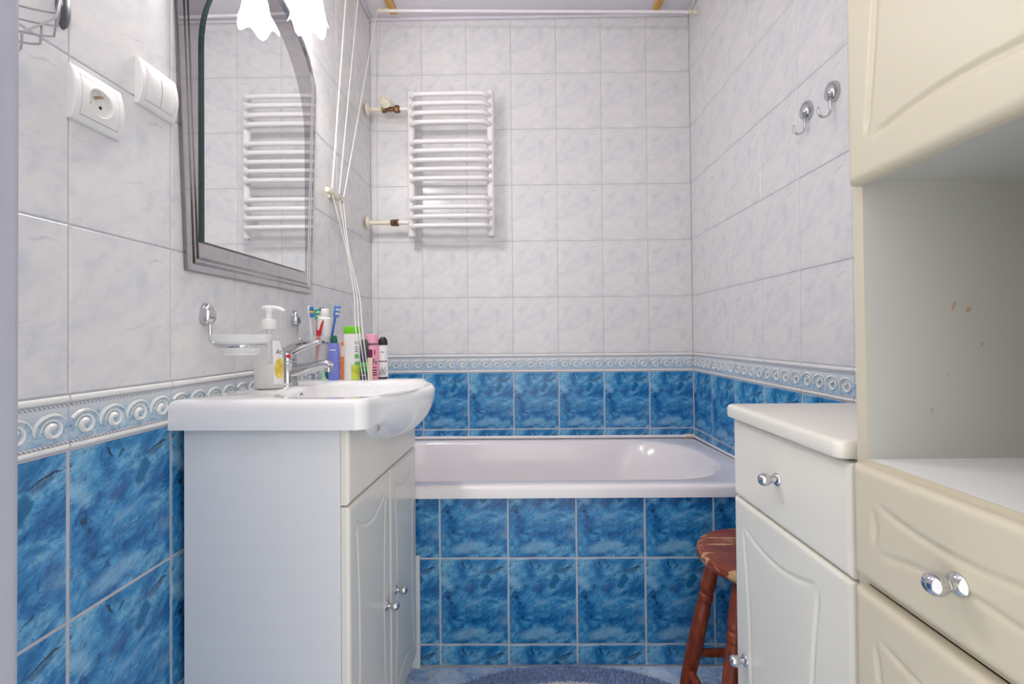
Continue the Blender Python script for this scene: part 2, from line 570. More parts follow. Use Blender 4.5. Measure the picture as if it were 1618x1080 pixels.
    def build(s, name, parent=None, smooth=35, loc=None):
        o = bpy.data.objects.new(name, s.mesh(name, smooth))
        COL.objects.link(o)
        if parent is not None:
            o.parent = parent
        if loc is not None:
            o.location = loc
        return o

def tag(o, label=None, cat=None, group=None, kind=None):
    for k, v in (('label', label), ('category', cat), ('group', group), ('kind', kind)):
        if v:
            o[k] = v
    return o

def thing(name, label, cat, loc=(0, 0, 0), rz=0.0, group=None):
    o = bpy.data.objects.new(name, None)
    o.empty_display_size = .05
    COL.objects.link(o)
    o.location = loc
    o.rotation_euler = (0, 0, rz)
    return tag(o, label, cat, group)

def smoothpath(pts, n=6):
    """Catmull-Rom through the points"""
    P = [Vector(p) for p in pts]
    P = [P[0] * 2 - P[1]] + P + [P[-1] * 2 - P[-2]]
    out = []
    for i in range(1, len(P) - 2):
        for k in range(n):
            t = k / n
            a, b, c, d = P[i - 1], P[i], P[i + 1], P[i + 2]
            out.append(.5 * ((2 * b) + (c - a) * t + (2 * a - 5 * b + 4 * c - d) * t * t + (3 * b - a - 3 * c + d) * t ** 3))
    out.append(P[-2])
    return out

def letters(name, text, size, mat, parent, wrap):
    """flat lettering; wrap(x, y) gives the 3-D point for a text coordinate"""
    cu = bpy.data.curves.new(name, 'FONT')
    cu.body = text
    cu.size = size
    cu.align_x = 'CENTER'
    cu.align_y = 'CENTER'
    tmp = bpy.data.objects.new(name + '_tmp', cu)
    COL.objects.link(tmp)
    bpy.context.view_layer.update()
    me = bpy.data.meshes.new_from_object(tmp.evaluated_get(bpy.context.evaluated_depsgraph_get()))
    bpy.data.objects.remove(tmp)
    bpy.data.curves.remove(cu)
    for v in me.vertices:
        v.co = wrap(v.co.x, v.co.y)
    me.materials.clear()
    me.materials.append(mat)
    o = bpy.data.objects.new(name, me)
    COL.objects.link(o)
    o.parent = parent
    return o

# ------------------------------------------------------------------ room shell
def struct(name, lo, hi, mat, label, cat):
    o = MB().use(mat).box(lo, hi).build(name, smooth=0)
    return tag(o, label, cat, kind='structure')

G = .0016      # how far the tile faces stand proud of the grout
wall_left = struct('wall_left', (XL - .08, YF - .1, 0), (XL - G, YB + .08, ZC), M['grout'], 'tiled wall on the left behind mirror and washbasin', 'wall')
wall_back = struct('wall_back', (XL - G, YB + G, 0), (XR + G, YB + .08, ZC), M['grout'], 'tiled end wall behind the bathtub and towel radiator', 'wall')
wall_right = struct('wall_right', (XR + G, YF - .1, 0), (XR + .08, YB + .08, ZC), M['grout'], 'tiled wall on the right with two chrome hooks', 'wall')
floor = struct('floor', (XL - .08, YF - .1, -.06), (XR + .08, YB + .08, -G), M['grout'], 'pale blue marbled tile floor under the mat', 'floor')
ceiling = struct('ceiling', (XL - .08, YF - .1, ZC), (XR + .08, YB + .08, ZC + .05), M['ceil'], 'plain white painted ceiling above the bathtub', 'ceiling')
apron = struct('wall_apron', (XL - G, YA + G, 0), (XR + G, YA + .05, .50), M['grout'], 'blue tiled front panel under the bathtub rim', 'wall')

front = MB().use(M['ceil'])
front.box((XL - G, YF - .1, 0), (-.345, YF, ZC)).box((.44, YF - .1, 0), (XR + G, YF - .005, ZC)).box((-.345, YF - .1, 2.06), (.44, YF, ZC))
tag(front.build('wall_front', smooth=0), 'wall around the doorway the view is taken from', 'wall', kind='structure')
jb = MB().use(M['jamb'])
jb.box((-.345, YF - .12, 0), (-.3075, YF - .03, 2.06), .004).box((-.360, YF - .045, 0), (-.3055, YF + .004, 2.07), .006, 3).box((-.335, YF - .075, 0), (-.300, YF - .05, 2.06), .004)
door = jb.build('door_1')
tag(door, 'blurred pale door frame edge at the far left', 'door frame', kind='structure')
plate = MB().use(M['silver']).box((-.3075, YF - .028, 1.02), (-.3035, YF - .012, 1.14), .001)
plate.build('strike_plate', door)

# ---- tiles: one object each, alike tiles share one mesh
def tile_mesh(wd, ht, mat, cx, cz):
    """front face looks along -Y; (cx, cz) = centre of the FULL tile relative to this cut piece's centre"""
    b, e = .0012, .0016
    x0, x1, z0, z1 = -wd / 2 - cx, wd / 2 - cx, -ht / 2 - cz, ht / 2 - cz
    mb = MB().use(mat)
    vs = [(x0, .006, z0), (x1, .006, z0), (x1, .006, z1), (x0, .006, z1),
          (x0, b, z0), (x1, b, z0), (x1, b, z1), (x0, b, z1),
          (x0 + e, 0, z0 + e), (x1 - e, 0, z0 + e), (x1 - e, 0, z1 - e), (x0 + e, 0, z1 - e)]
    fs = [(0, 1, 5, 4), (1, 2, 6, 5), (2, 3, 7, 6), (3, 0, 4, 7), (4, 5, 9, 8), (5, 6, 10, 9), (6, 7, 11, 10), (7, 4, 8, 11), (8, 9, 10, 11)]
    mb.add(vs, fs)
    return mb.mesh('tile', 0)

def curl(mb, cx, cz, s, x0, x1):
    """one scroll of the running wave: spiral with a fat inner end, and the crest that rolls over it"""
    n = 24
    pts = []
    for i in range(n + 1):
        t = i / n
        a = math.radians(75 + t * 470)
        r = s * (.26 + .70 * t ** .75)
        pts.append((cx + .06 * s + r * math.cos(a), -.0003 - .0008 * (1 - t), cz - .06 * s + r * math.sin(a)))
    mb.tube(pts, [s * (.24 * (1 - t) ** 1.2 + .075) for t in [i / n for i in range(n + 1)]], 5)
    cr, rad = [], []
    for i in range(13):
        a = math.radians(200 - i * 17)
        x = cx + .0247 * math.cos(a)
        if x0 + .0015 < x < x1 - .0015:
            cr.append((x, -.0004, cz + .0205 * math.sin(a)))
            rad.append(.0010 + .0024 * max(0, math.sin(PI * min(1, i / 9))))
    if len(cr) > 3:
        mb.tube(cr, rad, 5)

def border_mesh(x0, x1):
    """piece of the relief border between x0 and x1 (full tile -.1 .. .1), centre at the origin"""
    ht = ZBT - ZBB - .003
    zt, zb = ht / 2, -ht / 2
    mb = MB().use(M['bground']).box((x0, .0006, zb), (x1, .006, zt))
    mb.use(M['bwhite'])
    for z, r in ((zt - .005, .0050), (zb + .0042, .0042)):
        k = 6
        sec = [(-r * math.sin(a) * .62, z + r * math.cos(a)) for a in [PI * i / k for i in range(k + 1)]]
        vs = [(x0, y, q) for y, q in sec] + [(x1, y, q) for y, q in sec]
        m = len(sec)
        mb.add(vs, [(i, i + 1, m + i + 1, m + i) for i in range(m - 1)] + [list(range(m)), list(range(m, 2 * m))])
    mb.use(M['rope'])
    for z in (zt - .0135, zb + .0105):
        mb.tube([(x0 + .001, -.0002, z), (x1 - .001, -.0002, z)], .0022, 6)
    mb.use(M['bwhite'])
    for i in range(4):
        cx = -.0755 + i * .0503
        if cx > x0 + .012 and cx < x1 - .012:
            curl(mb, cx, -.0060, .0165, x0, x1)
    return mb.mesh('tile', 45)

CACHE = {}
def put_tile(parent, key, make, pos, rz=0.0, rx=0.0, jit=True):
    if key not in CACHE:
        CACHE[key] = make()
    o = bpy.data.objects.new('tile', CACHE[key])
    COL.objects.link(o)
    o.parent = parent
    j = .0011 if jit else 0
    o.location = pos
    o.rotation_euler = (rx + random.uniform(-j, j), 0, rz + random.uniform(-j, j))
    return o

def tile_row(parent, edges, full0, z0, z1, kind, place, fullz=None):
    """edges: tile borders along the wall; full0: start of one full tile (phase); place(s, z) -> (pos, rz)"""
    gap = {'w': .0024, 'b': .0055, 'd': .0026}[kind]
    for a, b in zip(edges[:-1], edges[1:]):
        if b - a < .012:
            continue
        k = math.floor(((a + b) / 2 - full0) / TW)
        fc = full0 + (k + .5) * TW                     # centre of the full tile this piece is cut from
        c = (a + b) / 2
        if kind == 'd':
            x0, x1 = a + gap / 2 - fc, b - gap / 2 - fc
            key = ('d', round(x0, 3), round(x1, 3))
            pos, rz = place(fc, (z0 + z1) / 2)
            if rz < 0:                                  # on the right wall the strip runs towards the camera
                pass
            put_tile(parent, key, lambda: border_mesh(x0, x1), pos, rz)
        else:
            fz = (fullz if fullz is not None else z0) + TH / 2
            zc = (z0 + z1) / 2
            wd, ht = b - a - gap, z1 - z0 - gap
            key = (kind, round(wd, 3), round(ht, 3), round(fc - c, 3), round(fz - zc, 3))
            mat = M['wt'] if kind == 'w' else M['bt']
            pos, rz = place(fc, fz)
            put_tile(parent, key, lambda: tile_mesh(wd, ht, mat, fc - c, fz - zc), pos, rz)

def cuts(lo, hi, start):
    k0 = math.ceil((lo - start) / TW - 1e-6)
    e = [lo]
    k = k0
    while start + k * TW < hi - 1e-6:
        if start + k * TW > lo + 1e-6:
            e.append(start + k * TW)
        k += 1
    return e + [hi]

whites = [(ZBT + i * TH, min(ZC - .004, ZBT + (i + 1) * TH)) for i in range(6)]
blues = [(.5572, ZBB, .5572), (.304, .5572, .304), (.051, .304, .051), (0, .051, .051 - .253)]
# left wall: seen from the room, its left is near the camera -> local x runs along +Y
LP = lambda s, z: ((XL, s, z), PI / 2)
RP = lambda s, z: ((XR, -s, z), -PI / 2)              # local x runs along -Y (s = -Y)
BP = lambda s, z: ((s, YB, z), 0)
AP = lambda s, z: ((s, YA, z), 0)
eL, eR, eB = cuts(YF, YB, .6837), cuts(-YB, -YF, -1.8913), cuts(XL, XR, -.4373)
for (par, e, f0, pl, nb) in ((wall_left, eL, .6837, LP, 4), (wall_right, eR, -1.8913, RP, 4), (wall_back, eB, -.4373, BP, 2)):
    for z0, z1 in whites:
        tile_row(par, e, f0, z0, z1, 'w', pl)
    tile_row(par, e, f0, ZBB, ZBT, 'd', pl)
    for z0, z1, fz in blues[:nb]:
        tile_row(par, e, f0, z0, z1, 'b', pl, fz)
eA = cuts(XL, XR, -.2451)
for z0, z1, fz in ((0, .0627, .0627 - .2528), (.0627, .3155, .0627), (.3155, .5, .3155)):
    tile_row(apron, eA, -.2451, z0, z1, 'b', AP, fz)

def floor_tile(wd, dp):
    mb = MB().use(M['ft'])
    e = .0015
    x, y = wd / 2, dp / 2
    mb.add([(-x, -y, -.006), (x, -y, -.006), (x, y, -.006), (-x, y, -.006), (-x, -y, -.001), (x, -y, -.001), (x, y, -.001), (-x, y, -.001),
            (-x + e, -y + e, 0), (x - e, -y + e, 0), (x - e, y - e, 0), (-x + e, y - e, 0)],
           [(0, 1, 5, 4), (1, 2, 6, 5), (2, 3, 7, 6), (3, 0, 4, 7), (4, 5, 9, 8), (5, 6, 10, 9), (6, 7, 11, 10), (7, 4, 8, 11), (8, 9, 10, 11)])
    return mb.mesh('tile', 0)
FT = .303
fx = [XL] + [-.268 + FT * k for k in range(-1, 5) if XL < -.268 + FT * k < XR] + [XR]
fy = [YF] + [YA - .19 - FT * k for k in (3, 2, 1, 0) if YA - .19 - FT * k > YF] + [YA]
for a, b in zip(fx[:-1], fx[1:]):
    for c, d in zip(fy[:-1], fy[1:]):
        put_tile(floor, ('f', round(b - a, 3), round(d - c, 3)), lambda: floor_tile(b - a - .005, d - c - .005), ((a + b) / 2, (c + d) / 2, 0), jit=False)

# ceiling cornice at the end wall and along the sides
tr = MB().use(M['ceil'])
tr.box((XL, YB - .012, ZC - .014), (XR, YB, ZC), .004)
tag(tr.build('trim_1'), 'thin white cornice strip between ceiling and end wall', 'trim', kind='structure')
for i, (x0, x1) in enumerate(((XL, XL + .012), (XR - .012, XR))):
    t2 = MB().use(M['ceil']).box((x0, YF, ZC - .012), (x1, YB - .012, ZC), .004)
    tag(t2.build('trim_%d' % (i + 2)), 'thin white cornice strip along the %s side wall' % ('left', 'right')[i], 'trim', kind='structure')

# ------------------------------------------------------------------ lamps
def point(name, loc, watts, rad, parent, col=(1, .965, .93)):
    l = bpy.data.lights.new(name, 'POINT')
    l.energy = watts
    l.shadow_soft_size = rad
    l.color = col
    o = bpy.data.objects.new(name, l)
    COL.objects.link(o)
    o.parent = parent
    o.location = loc
    return o

cl = thing('ceiling_lamp', 'small white globe lamp on the ceiling just inside the doorway', 'lamp', (-.42, .35, ZC))
MB().use(M['plastic']).lathe([(0, 0), (.05, 0), (.05, -.016), (.034, -.03), (.028, -.045), (.026, -.05)], n=28).build('ceiling_rose', cl)
MB().use(M['lamp']).lathe([(.06 * math.sin(math.radians(a)), -.098 + .06 * math.cos(math.radians(a))) for a in range(26, 181, 11)], n=28, cap=False).build('globe', cl)
point('lamp_light', (0, 0, -.098), CEIL_W, .035, cl)

# mirror with arched clear glass on a tinted plate
mr = thing('wall_mirror', 'arched clear mirror mounted on a grey tinted mirror plate', 'mirror', (XL, 1.2, 1.109))
def wl(p, q, d):            # p = Y, q = Z in the world, d = distance from the left wall
    return (d, p - 1.2, q - 1.109)
def mirror_plate(off):
    c = 1.196
    hw0, hw1 = .277 - off, .312 - off
    pts = [(c - hw0, 1.109 + off), (c + hw0 - .006, 1.110 + off), (c + hw1, 1.785)]
    for i in range(1, 16):
        t = i / 16
        a = math.radians(8) + t * math.radians(164)
        pts.append((c + (hw1 - .012) * math.cos(a) / math.cos(math.radians(8)) * 1.0, 1.765 + (.172 - off) * math.sin(a) ** .8))
    pts.append((c - hw1, 1.785))
    return pts
mb = MB().use(M['tint_line']).prism(mirror_plate(0), wl, .001, .0078).use(M['tint']).prism(mirror_plate(.002), wl, .0078, .0086)
plate_o = mb.build('tinted_plate', mr, smooth=0)
for off in (.016, .027):
    for dx, mm in ((0, 'tint_line'), (.0032, 'tint_lite')):
        pp = mirror_plate(off + dx)
        g = MB().use(M[mm])
        g.tube([wl(p, q, .0086) for p, q in pp], .0014, 6, closed=True)
        g.build('engraved_line', plate_o)
def clear_outline(off):
    c, hw = 1.184, .2265 - off
    pts = [(c - hw, 1.172 + off), (c + hw, 1.172 + off)]
    for i in range(33):
        a = PI * i / 32
        pts.append((c + hw * math.cos(a), 1.578 + (.25 - off) * math.sin(a)))
    return pts
mb = MB().use(M['glass_edge']).prism(clear_outline(0), wl, .0086, .0145).use(M['mirror']).prism(clear_outline(.0012), wl, .0145, .0150)
mb.build('arched_glass', mr, smooth=0)

lamp = thing('mirror_lamp', 'two glass tulip shades glowing above the mirror', 'lamp', (XL, 1.2, 1.985))
mb = MB().use(M['chrome']).box((.0, -.14, -.02), (.018, .14, .02), .006, 3)
mb.build('base', lamp)
for dy in (-.085, .085):
    arm = MB().use(M['chrome']).tube(smoothpath([(.01, dy, 0), (.045, dy, .022), (.078, dy, .018), (.086, dy, -.006)], 5), .006, 8)
    arm.build('arm', lamp)
    cup = MB().use(M['chrome']).lathe([(.008, .012), (.016, .006), (.020, -.004), (.021, -.022), (.019, -.024)], (.086, dy, -.008), n=20)
    cup.build('lamp_holder', lamp)
    n = 30
    rings = []
    for r, h, wv in ((.022, 0, 0), (.030, -.020, 0), (.037, -.045, .02), (.041, -.070, .06), (.046, -.095, .10), (.052, -.112, .13)):
        ring = []
        for j in range(n):
            a = 2 * PI * j / n
            k = math.cos(5 * a)
            ring.append((.086 + r * (1 + wv * .5 * k) * math.cos(a), dy + r * (1 + wv * .5 * k) * math.sin(a), -.026 + h - wv * .10 * k))
        rings.append(ring)
    sh = MB().use(M['lamp']).rings(rings)
    sh.build('lamp_shade', lamp)
    MB().use(M['bulb']).lathe([(0, -.055), (.008, -.052), (.012, -.042), (.011, -.032), (.009, -.02)], (.086, dy, -.026), n=14).build('bulb', lamp)
    point('lamp_light', (.088, dy, -.112), MIR_W, .022, lamp)

# ------------------------------------------------------------------ routed fronts
def front_panel(name, parent, mat, u0, u1, v0, v1, t, fn, arcs=(), r=.007, res=.0026):
    """panel between (u0,v0) and (u1,v1); fn(u, v, n) -> point, n = outward distance; arcs = routed grooves (lists of (u,v))"""
    edge = np.array([0, .0004, .0012, .0026, .0045, .007])
    def axis(a, b):
        inner = np.linspace(a + .0095, b - .0095, max(3, int((b - a - .019) / res)))
        return np.concatenate([a + edge, inner, (b - edge)[::-1]])
    us, vs = axis(u0, u1), axis(v0, v1)
    U, V = np.meshgrid(us, vs, indexing='ij')
    e = np.minimum(np.minimum(U - u0, u1 - U), np.minimum(V - v0, v1 - V))
    q = np.clip(r - e, 0, r)
    Hh = t - (r - np.sqrt(np.maximum(r * r - q * q, 0)))
    if len(arcs):
        dep = np.zeros_like(Hh)
        for arc in arcs:
            P = np.array(arc)
            s = np.concatenate([[0], np.cumsum(np.hypot(*(P[1:] - P[:-1]).T))])
            k = max(24, int(s[-1] / .004))
            ss = np.linspace(0, s[-1], k)
            xs, zs = np.interp(ss, s, P[:, 0]), np.interp(ss, s, P[:, 1])
            tp = np.minimum(1, np.minimum(ss, s[-1] - ss) / .018)
            for x, z, w_ in zip(xs, zs, tp):
                i0, i1 = np.searchsorted(us, [x - .007, x + .007])
                j0, j1 = np.searchsorted(vs, [z - .007, z + .007])
                d = np.hypot(U[i0:i1, j0:j1] - x, V[i0:i1, j0:j1] - z)
                g = np.clip(1 - (d / .0048) ** 2, 0, 1) * .0026 * w_
                dep[i0:i1, j0:j1] = np.maximum(dep[i0:i1, j0:j1], g)
        Hh = Hh - dep
    nu, nv = len(us), len(vs)
    vl = [fn(U[i, j], V[i, j], Hh[i, j]) for i in range(nu) for j in range(nv)]
    fl = [(i * nv + j, (i + 1) * nv + j, (i + 1) * nv + j + 1, i * nv + j + 1) for i in range(nu - 1) for j in range(nv - 1)]
    loop = [i * nv for i in range(nu)] + [(nu - 1) * nv + j for j in range(1, nv)] + [i * nv + nv - 1 for i in range(nu - 2, -1, -1)] + [j for j in range(nv - 2, 0, -1)]
    base = len(vl)
    for k in loop:
        i, j = divmod(k, nv)
        vl.append(fn(U[i, j], V[i, j], 0))
    m = len(loop)
    fl += [(loop[k], base + k, base + (k + 1) % m, loop[(k + 1) % m]) for k in range(m)]
    mb = MB().use(mat).add(vl, fl)
    return mb.build(name, parent, smooth=40)

def arc_pts(a, b, bow, n=22):
    ax, ay = a
    bx, by = b
    dx, dy = bx - ax, by - ay
    L = math.hypot(dx, dy)
    nx, ny = -dy / L, dx / L
    return [(ax + dx * t + nx * bow * 4 * t * (1 - t), ay + dy * t + ny * bow * 4 * t * (1 - t)) for t in [i / n for i in range(n + 1)]]

def concave(u0, u1, v0, v1, mu, mv, bu, bv, g=.006):
    """four grooves bowing towards the middle"""
    a, b, c, d = u0 + mu, u1 - mu, v0 + mv, v1 - mv
    return [arc_pts((a + g, d), (b - g, d), -bv), arc_pts((a + g, c), (b - g, c), bv),
            arc_pts((a, c + g), (a, d - g), -bu), arc_pts((b, c + g), (b, d - g), bu)]

def knob(parent, loc, out, name='knob'):
    o = MB().use(M['chrome'])
    o.lathe([(0, -.001), (.0103, -.001), (.0108, .001), (.0095, .0035), (.0055, .006), (.0050, .009), (.0076, .0125), (.0098, .0165), (.0105, .0205), (.0096, .0255), (.0066, .029), (.003, .0308), (0, .031)], (0, 0, 0), out, n=20)
    return o.build(name, parent, loc=loc)

# ------------------------------------------------------------------ vanity cabinet and washbasin (both turned 2 degrees)
TH_V = math.radians(2.0)
VB = (-.6503, .8931, 0)
VD, VW = .3231, .4855
van = thing('vanity_cabinet', 'white washbasin cabinet with two grooved doors', 'cabinet', VB, -TH_V)
VT = .800
body = MB().use(M['white'])
body.box((0, 0, .0), (VD - .017, .016, VT), .0012, 1).box((0, VW - .016, 0), (VD - .017, VW, VT), .0012, 1)
body.box((0, .016, .06), (VD - .02, VW - .016, .076)).box((0, .016, .08), (.006, VW - .016, VT - .1)).box((VD - .05, .016, 0), (VD - .035, VW - .016, .06))
body.build('body', van)
vf = lambda u, v, n: (VD - .016 + n, u, v)
front_panel('fascia', van, M['cab'], .001, VW - .001, .6545, VT - .002, .016, vf)
mid = VW / 2 + .004
vdoors = []
for (a, b) in ((.001, mid - .0015), (mid + .0015, VW - .001)):
    vdoors.append(front_panel('door', van, M['cab'], a, b, .05, .6505, .016, vf, concave(a, b, .05, .6505, .034, .04, .014, .03)))
knob(vdoors[0], (VD, mid - .034, .345), (1, 0, 0))
knob(vdoors[1], (VD, mid + .034, .345), (1, 0, 0))
MB().use(M['brass']).lathe([(0, 0), (.004, .0006), (.006, .0002)], (VD - .001, VW - .012, .105), (1, 0, 0), n=12).build('rust_spot', vdoors[1])
pl = MB().use(M['white']).box((-.345, 1.3745, 0), (-.3035, 1.3835, .329), .0015, 1)
tag(pl.build('filler_board'), 'narrow white board standing between vanity cabinet and tiled bath panel', 'board')

sink = thing('washbasin', 'white ceramic washbasin with bulging front on the vanity cabinet', 'sink', (VB[0], VB[1], .8), -TH_V)
ctl = [(-.017, -.018), (.10, -.018), (.22, -.018), (.325, -.018), (.348, -.014), (.360, -.002), (.364, .02), (.372, .055), (.392, .10), (.414, .15), (.429, .20),
       (.434, .237), (.429, .275), (.414, .33), (.392, .38), (.372, .43), (.362, .462), (.357, .480), (.345, .489), (.325, .492), (.22, .492), (.10, .492), (-.017, .492),
       (-.017, .36), (-.017, .237), (-.017, .11)]
out = []
nc = len(ctl)
sharp = {0, 22}
for i in range(nc):
    a, b, c, d = (Vector(ctl[(i + k) % nc]) for k in (-1, 0, 1, 2))
    if i in sharp or i - 1 in sharp: a = b - (c - b)
    if (i + 1) % nc in sharp: d = c + (c - b)
    for k in range(4):
        t = k / 4
        out.append(.5 * ((2 * b) + (c - a) * t + (2 * a - 5 * b + 4 * c - d) * t * t + (3 * b - a - 3 * c + d) * t ** 3))
BC = Vector((.262, .213))
def topz(y): return .0565 - .010 * max(0, min(.49, y))
def ell(p, a, b, ex=1.0):
    d = p - BC
    k = 1 / (abs(d.x / a) ** 2.5 + abs(d.y / b) ** 2.5) ** .4
    return BC + d * k
def ring(fn): return [fn(p) for p in out]
def inset(p, s):
    d = (BC - p)
    L = d.length
    return p + d * (s / L)
def skirt(t):
    """outer side from the rim (t = 0) down; straight at the ends, a rounded belly in front"""
    def g(p):
        wq = max(0, min(1, (p.x - .362) / .07)) if 0 < p.y < .48 else 0
        ze = topz(p.y) - .014
        k = math.cos(t * PI / 2) ** .85
        x = p.x if wq <= 0 else min(p.x, .318) + (p.x - min(p.x, .318)) * (1 - (1 - k) * min(1, wq * 1.5))
        return (x, p.y + (BC.y + .02 - p.y) * (1 - k) * .10 * wq, ze - (ze + .062 * wq * wq * (3 - 2 * wq)) * math.sin(t * PI / 2) ** (1 + .15 * wq))
    return g
def bowl(a, b, z):
    def g(p):
        q = ell(p, a, b)
        return (q.x, q.y, topz(q.y) + z)
    return g
rings = [ring(bowl(.012, .012, -.124)), ring(bowl(.045, .060, -.120)), ring(bowl(.076, .112, -.104)), ring(bowl(.108, .150, -.072)), ring(bowl(.131, .174, -.033)),
         ring(bowl(.1425, .184, -.012)), ring(bowl(.147, .189, -.003)), ring(bowl(.152, .194, 0)),
         ring(lambda p: (*inset(p, .014), topz(p.y))), ring(lambda p: (*inset(p, .008), topz(p.y) - .0012)), ring(lambda p: (*inset(p, .0025), topz(p.y) - .006))]
rings += [ring(skirt(t)) for t in (0, .12, .25, .38, .5, .62, .74, .86, 1.0)]
sb = MB().use(M['ceramic']).rings(rings, close0=True)
sb.build('basin', sink, smooth=50)
ov = MB().use(M['chrome']).lathe([(.0075, .0), (.0085, .002), (.0065, .003), (.006, .001)], (0, 0, 0), (1, 0, .25), n=18).use(M['dark']).lathe([(0, .0015), (.006, .0012)], (0, 0, 0), (1, 0, .25), n=14)
ov.build('overflow', sink, loc=(.1215, .213, topz(.2) - .020))
MB().use(M['chrome']).lathe([(0, .003), (.018, .002), (.021, 0)], (BC.x, BC.y, topz(.237) - .1225), n=20).build('drain', sink)

def deck(x, y):
    """height of the basin deck at a world (X, Y)"""
    dx, dy = x - VB[0], y - VB[1]
    return .8 + topz(dx * math.sin(TH_V) + dy * math.cos(TH_V))

# faucet
fxy = (-.582, 1.155)
fa = thing('basin_faucet', 'chrome single lever mixer tap on the washbasin', 'faucet', (fxy[0], fxy[1], deck(*fxy)), -TH_V)
MB().use(M['chrome']).lathe([(0, 0), (.026, 0), (.0262, .004), (.0225, .008), (.0215, .02), (.0215, .050), (.0225, .056), (.0225, .059), (0, .059)], n=28).build('body', fa)
sp = MB().use(M['chrome'])
path = smoothpath([(.0, 0, .030), (.03, .002, .036), (.065, .004, .046), (.095, .006, .052), (.108, .006, .046)], 5)
sp.tube(path, [.0165 - .006 * i / (len(path) - 1) for i in range(len(path))], 14)
spo = sp.build('spout', fa)
MB().use(M['chrome']).lathe([(.0095, 0), (.0098, -.012), (.0078, -.0125)], (.103, .006, .046), n=18).build('aerator', spo)
hb = MB().use(M['chrome'])
hb.lathe([(.0215, .0605), (.0222, .066), (.021, .082), (.015, .094), (0, .098)], n=28)
secs = []
for t, (x, z, wd, th) in enumerate([(-.016, .078, .016, .012), (.010, .088, .021, .016), (.038, .097, .019, .012), (.064, .104, .017, .008), (.084, .108, .015, .006), (.090, .108, .010, .003)]):
    secs.append([(x, .004 * t / 5 + wd * math.cos(2 * PI * j / 14), z + th * math.sin(2 * PI * j / 14)) for j in range(14)])
hb.rings(secs, True, True)
ho = hb.build('lever_handle', fa)
MB().use(M['red']).lathe([(0, .003), (.0045, .0018), (.005, 0)], (.0130, -.0172, .074), (.6, -.8, 0), n=14).build('hot_marker', ho)

# ------------------------------------------------------------------ bathtub
def tub_z(y): return .533 - .027 * (y - 1.37)
tub = thing('bathtub', 'white acrylic bathtub set along the end wall', 'bathtub', (0, 1.72, 0))
tx0, tx1, ty0, ty1 = XL + .002, XR - .002, 1.368, YB - .003
N = 120
def rrect(x0, x1, y0, y1, rl, rr):
    """rounded rectangle sampled by N points; rl / rr radius at the left / right end"""
    pts = []
    for (cx, cy, r, a0) in ((x1 - rr, y1 - rr, rr, 0), (x0 + rl, y1 - rl, rl, 90), (x0 + rl, y0 + rl, rl, 180), (x1 - rr, y0 + rr, rr, 270)):
        for i in range(15):
            a = math.radians(a0 + 90 * i / 14)
            pts.append(Vector((cx + r * math.cos(a), cy + r * math.sin(a))))
    seg = []
    k = len(pts)
    L = [0]
    for i in range(k):
        L.append(L[-1] + (pts[(i + 1) % k] - pts[i]).length)
    return pts, k
def tring(x0, x1, y0, y1, rl, rr, dz, tilt=True):
    pts, k = rrect(x0, x1, y0, y1, rl, rr)
    return [(p.x, p.y - 1.72, (tub_z(p.y) if tilt else .533) + dz) for p in pts]
TR = [tring(tx0, tx1, ty0, ty1, .004, .004, -.035), tring(tx0, tx1, ty0, ty1, .004, .004, -.012), tring(tx0 + .001, tx1 - .001, ty0 + .002, ty1 - .001, .006, .006, -.005),
      tring(tx0 + .003, tx1 - .003, ty0 + .007, ty1 - .003, .008, .008, -.001), tring(tx0 + .006, tx1 - .006, ty0 + .014, ty1 - .005, .01, .01, 0),
      tring(-.600, .690, 1.428, 2.040, .20, .235, 0), tring(-.596, .684, 1.433, 2.035, .20, .235, -.003), tring(-.590, .674, 1.440, 2.028, .20, .235, -.014),
      tring(-.575, .625, 1.452, 2.016, .20, .235, -.10), tring(-.55, .54, 1.475, 1.99, .19, .22, -.25), tring(-.52, .46, 1.50, 1.965, .17, .20, -.345), tring(-.47, .39, 1.55, 1.915, .12, .15, -.385),
      tring(-.40, .30, 1.62, 1.84, .07, .08, -.39)]
MB().use(M['acrylic']).rings(TR, False, True).build('basin', tub, smooth=50)
MB().use(M['chrome']).lathe([(0, .003), (.03, .002), (.034, 0)], (-.42, .02, .155), n=20).build('drain', tub)
st = MB().use(M['oldwhite']).tube([(XL + .004, YB - .006, .5215), (XR - .008, YB - .006, .5215)], .007, 8)
st.mats[0] = M['acrylic']
tag(st.build('trim_4'), 'white sealing strip along the back rim of the bathtub', 'trim', kind='structure')
st2 = MB().use(M['oldwhite']).tube([(XR - .046, YB - .0085, .5235), (XR - .004, YB - .0085, .5235)], .0088, 10)
tag(st2.build('trim_5'), 'yellowed end piece of the bath sealing strip', 'trim', kind='structure')
st3 = MB().use(M['acrylic']).tube([(XR - .004, YB - .02, .5215), (XR - .004, 1.40, .536)], .005, 8)
tag(st3.build('trim_6'), 'white sealing bead along the right rim of the bathtub', 'trim', kind='structure')

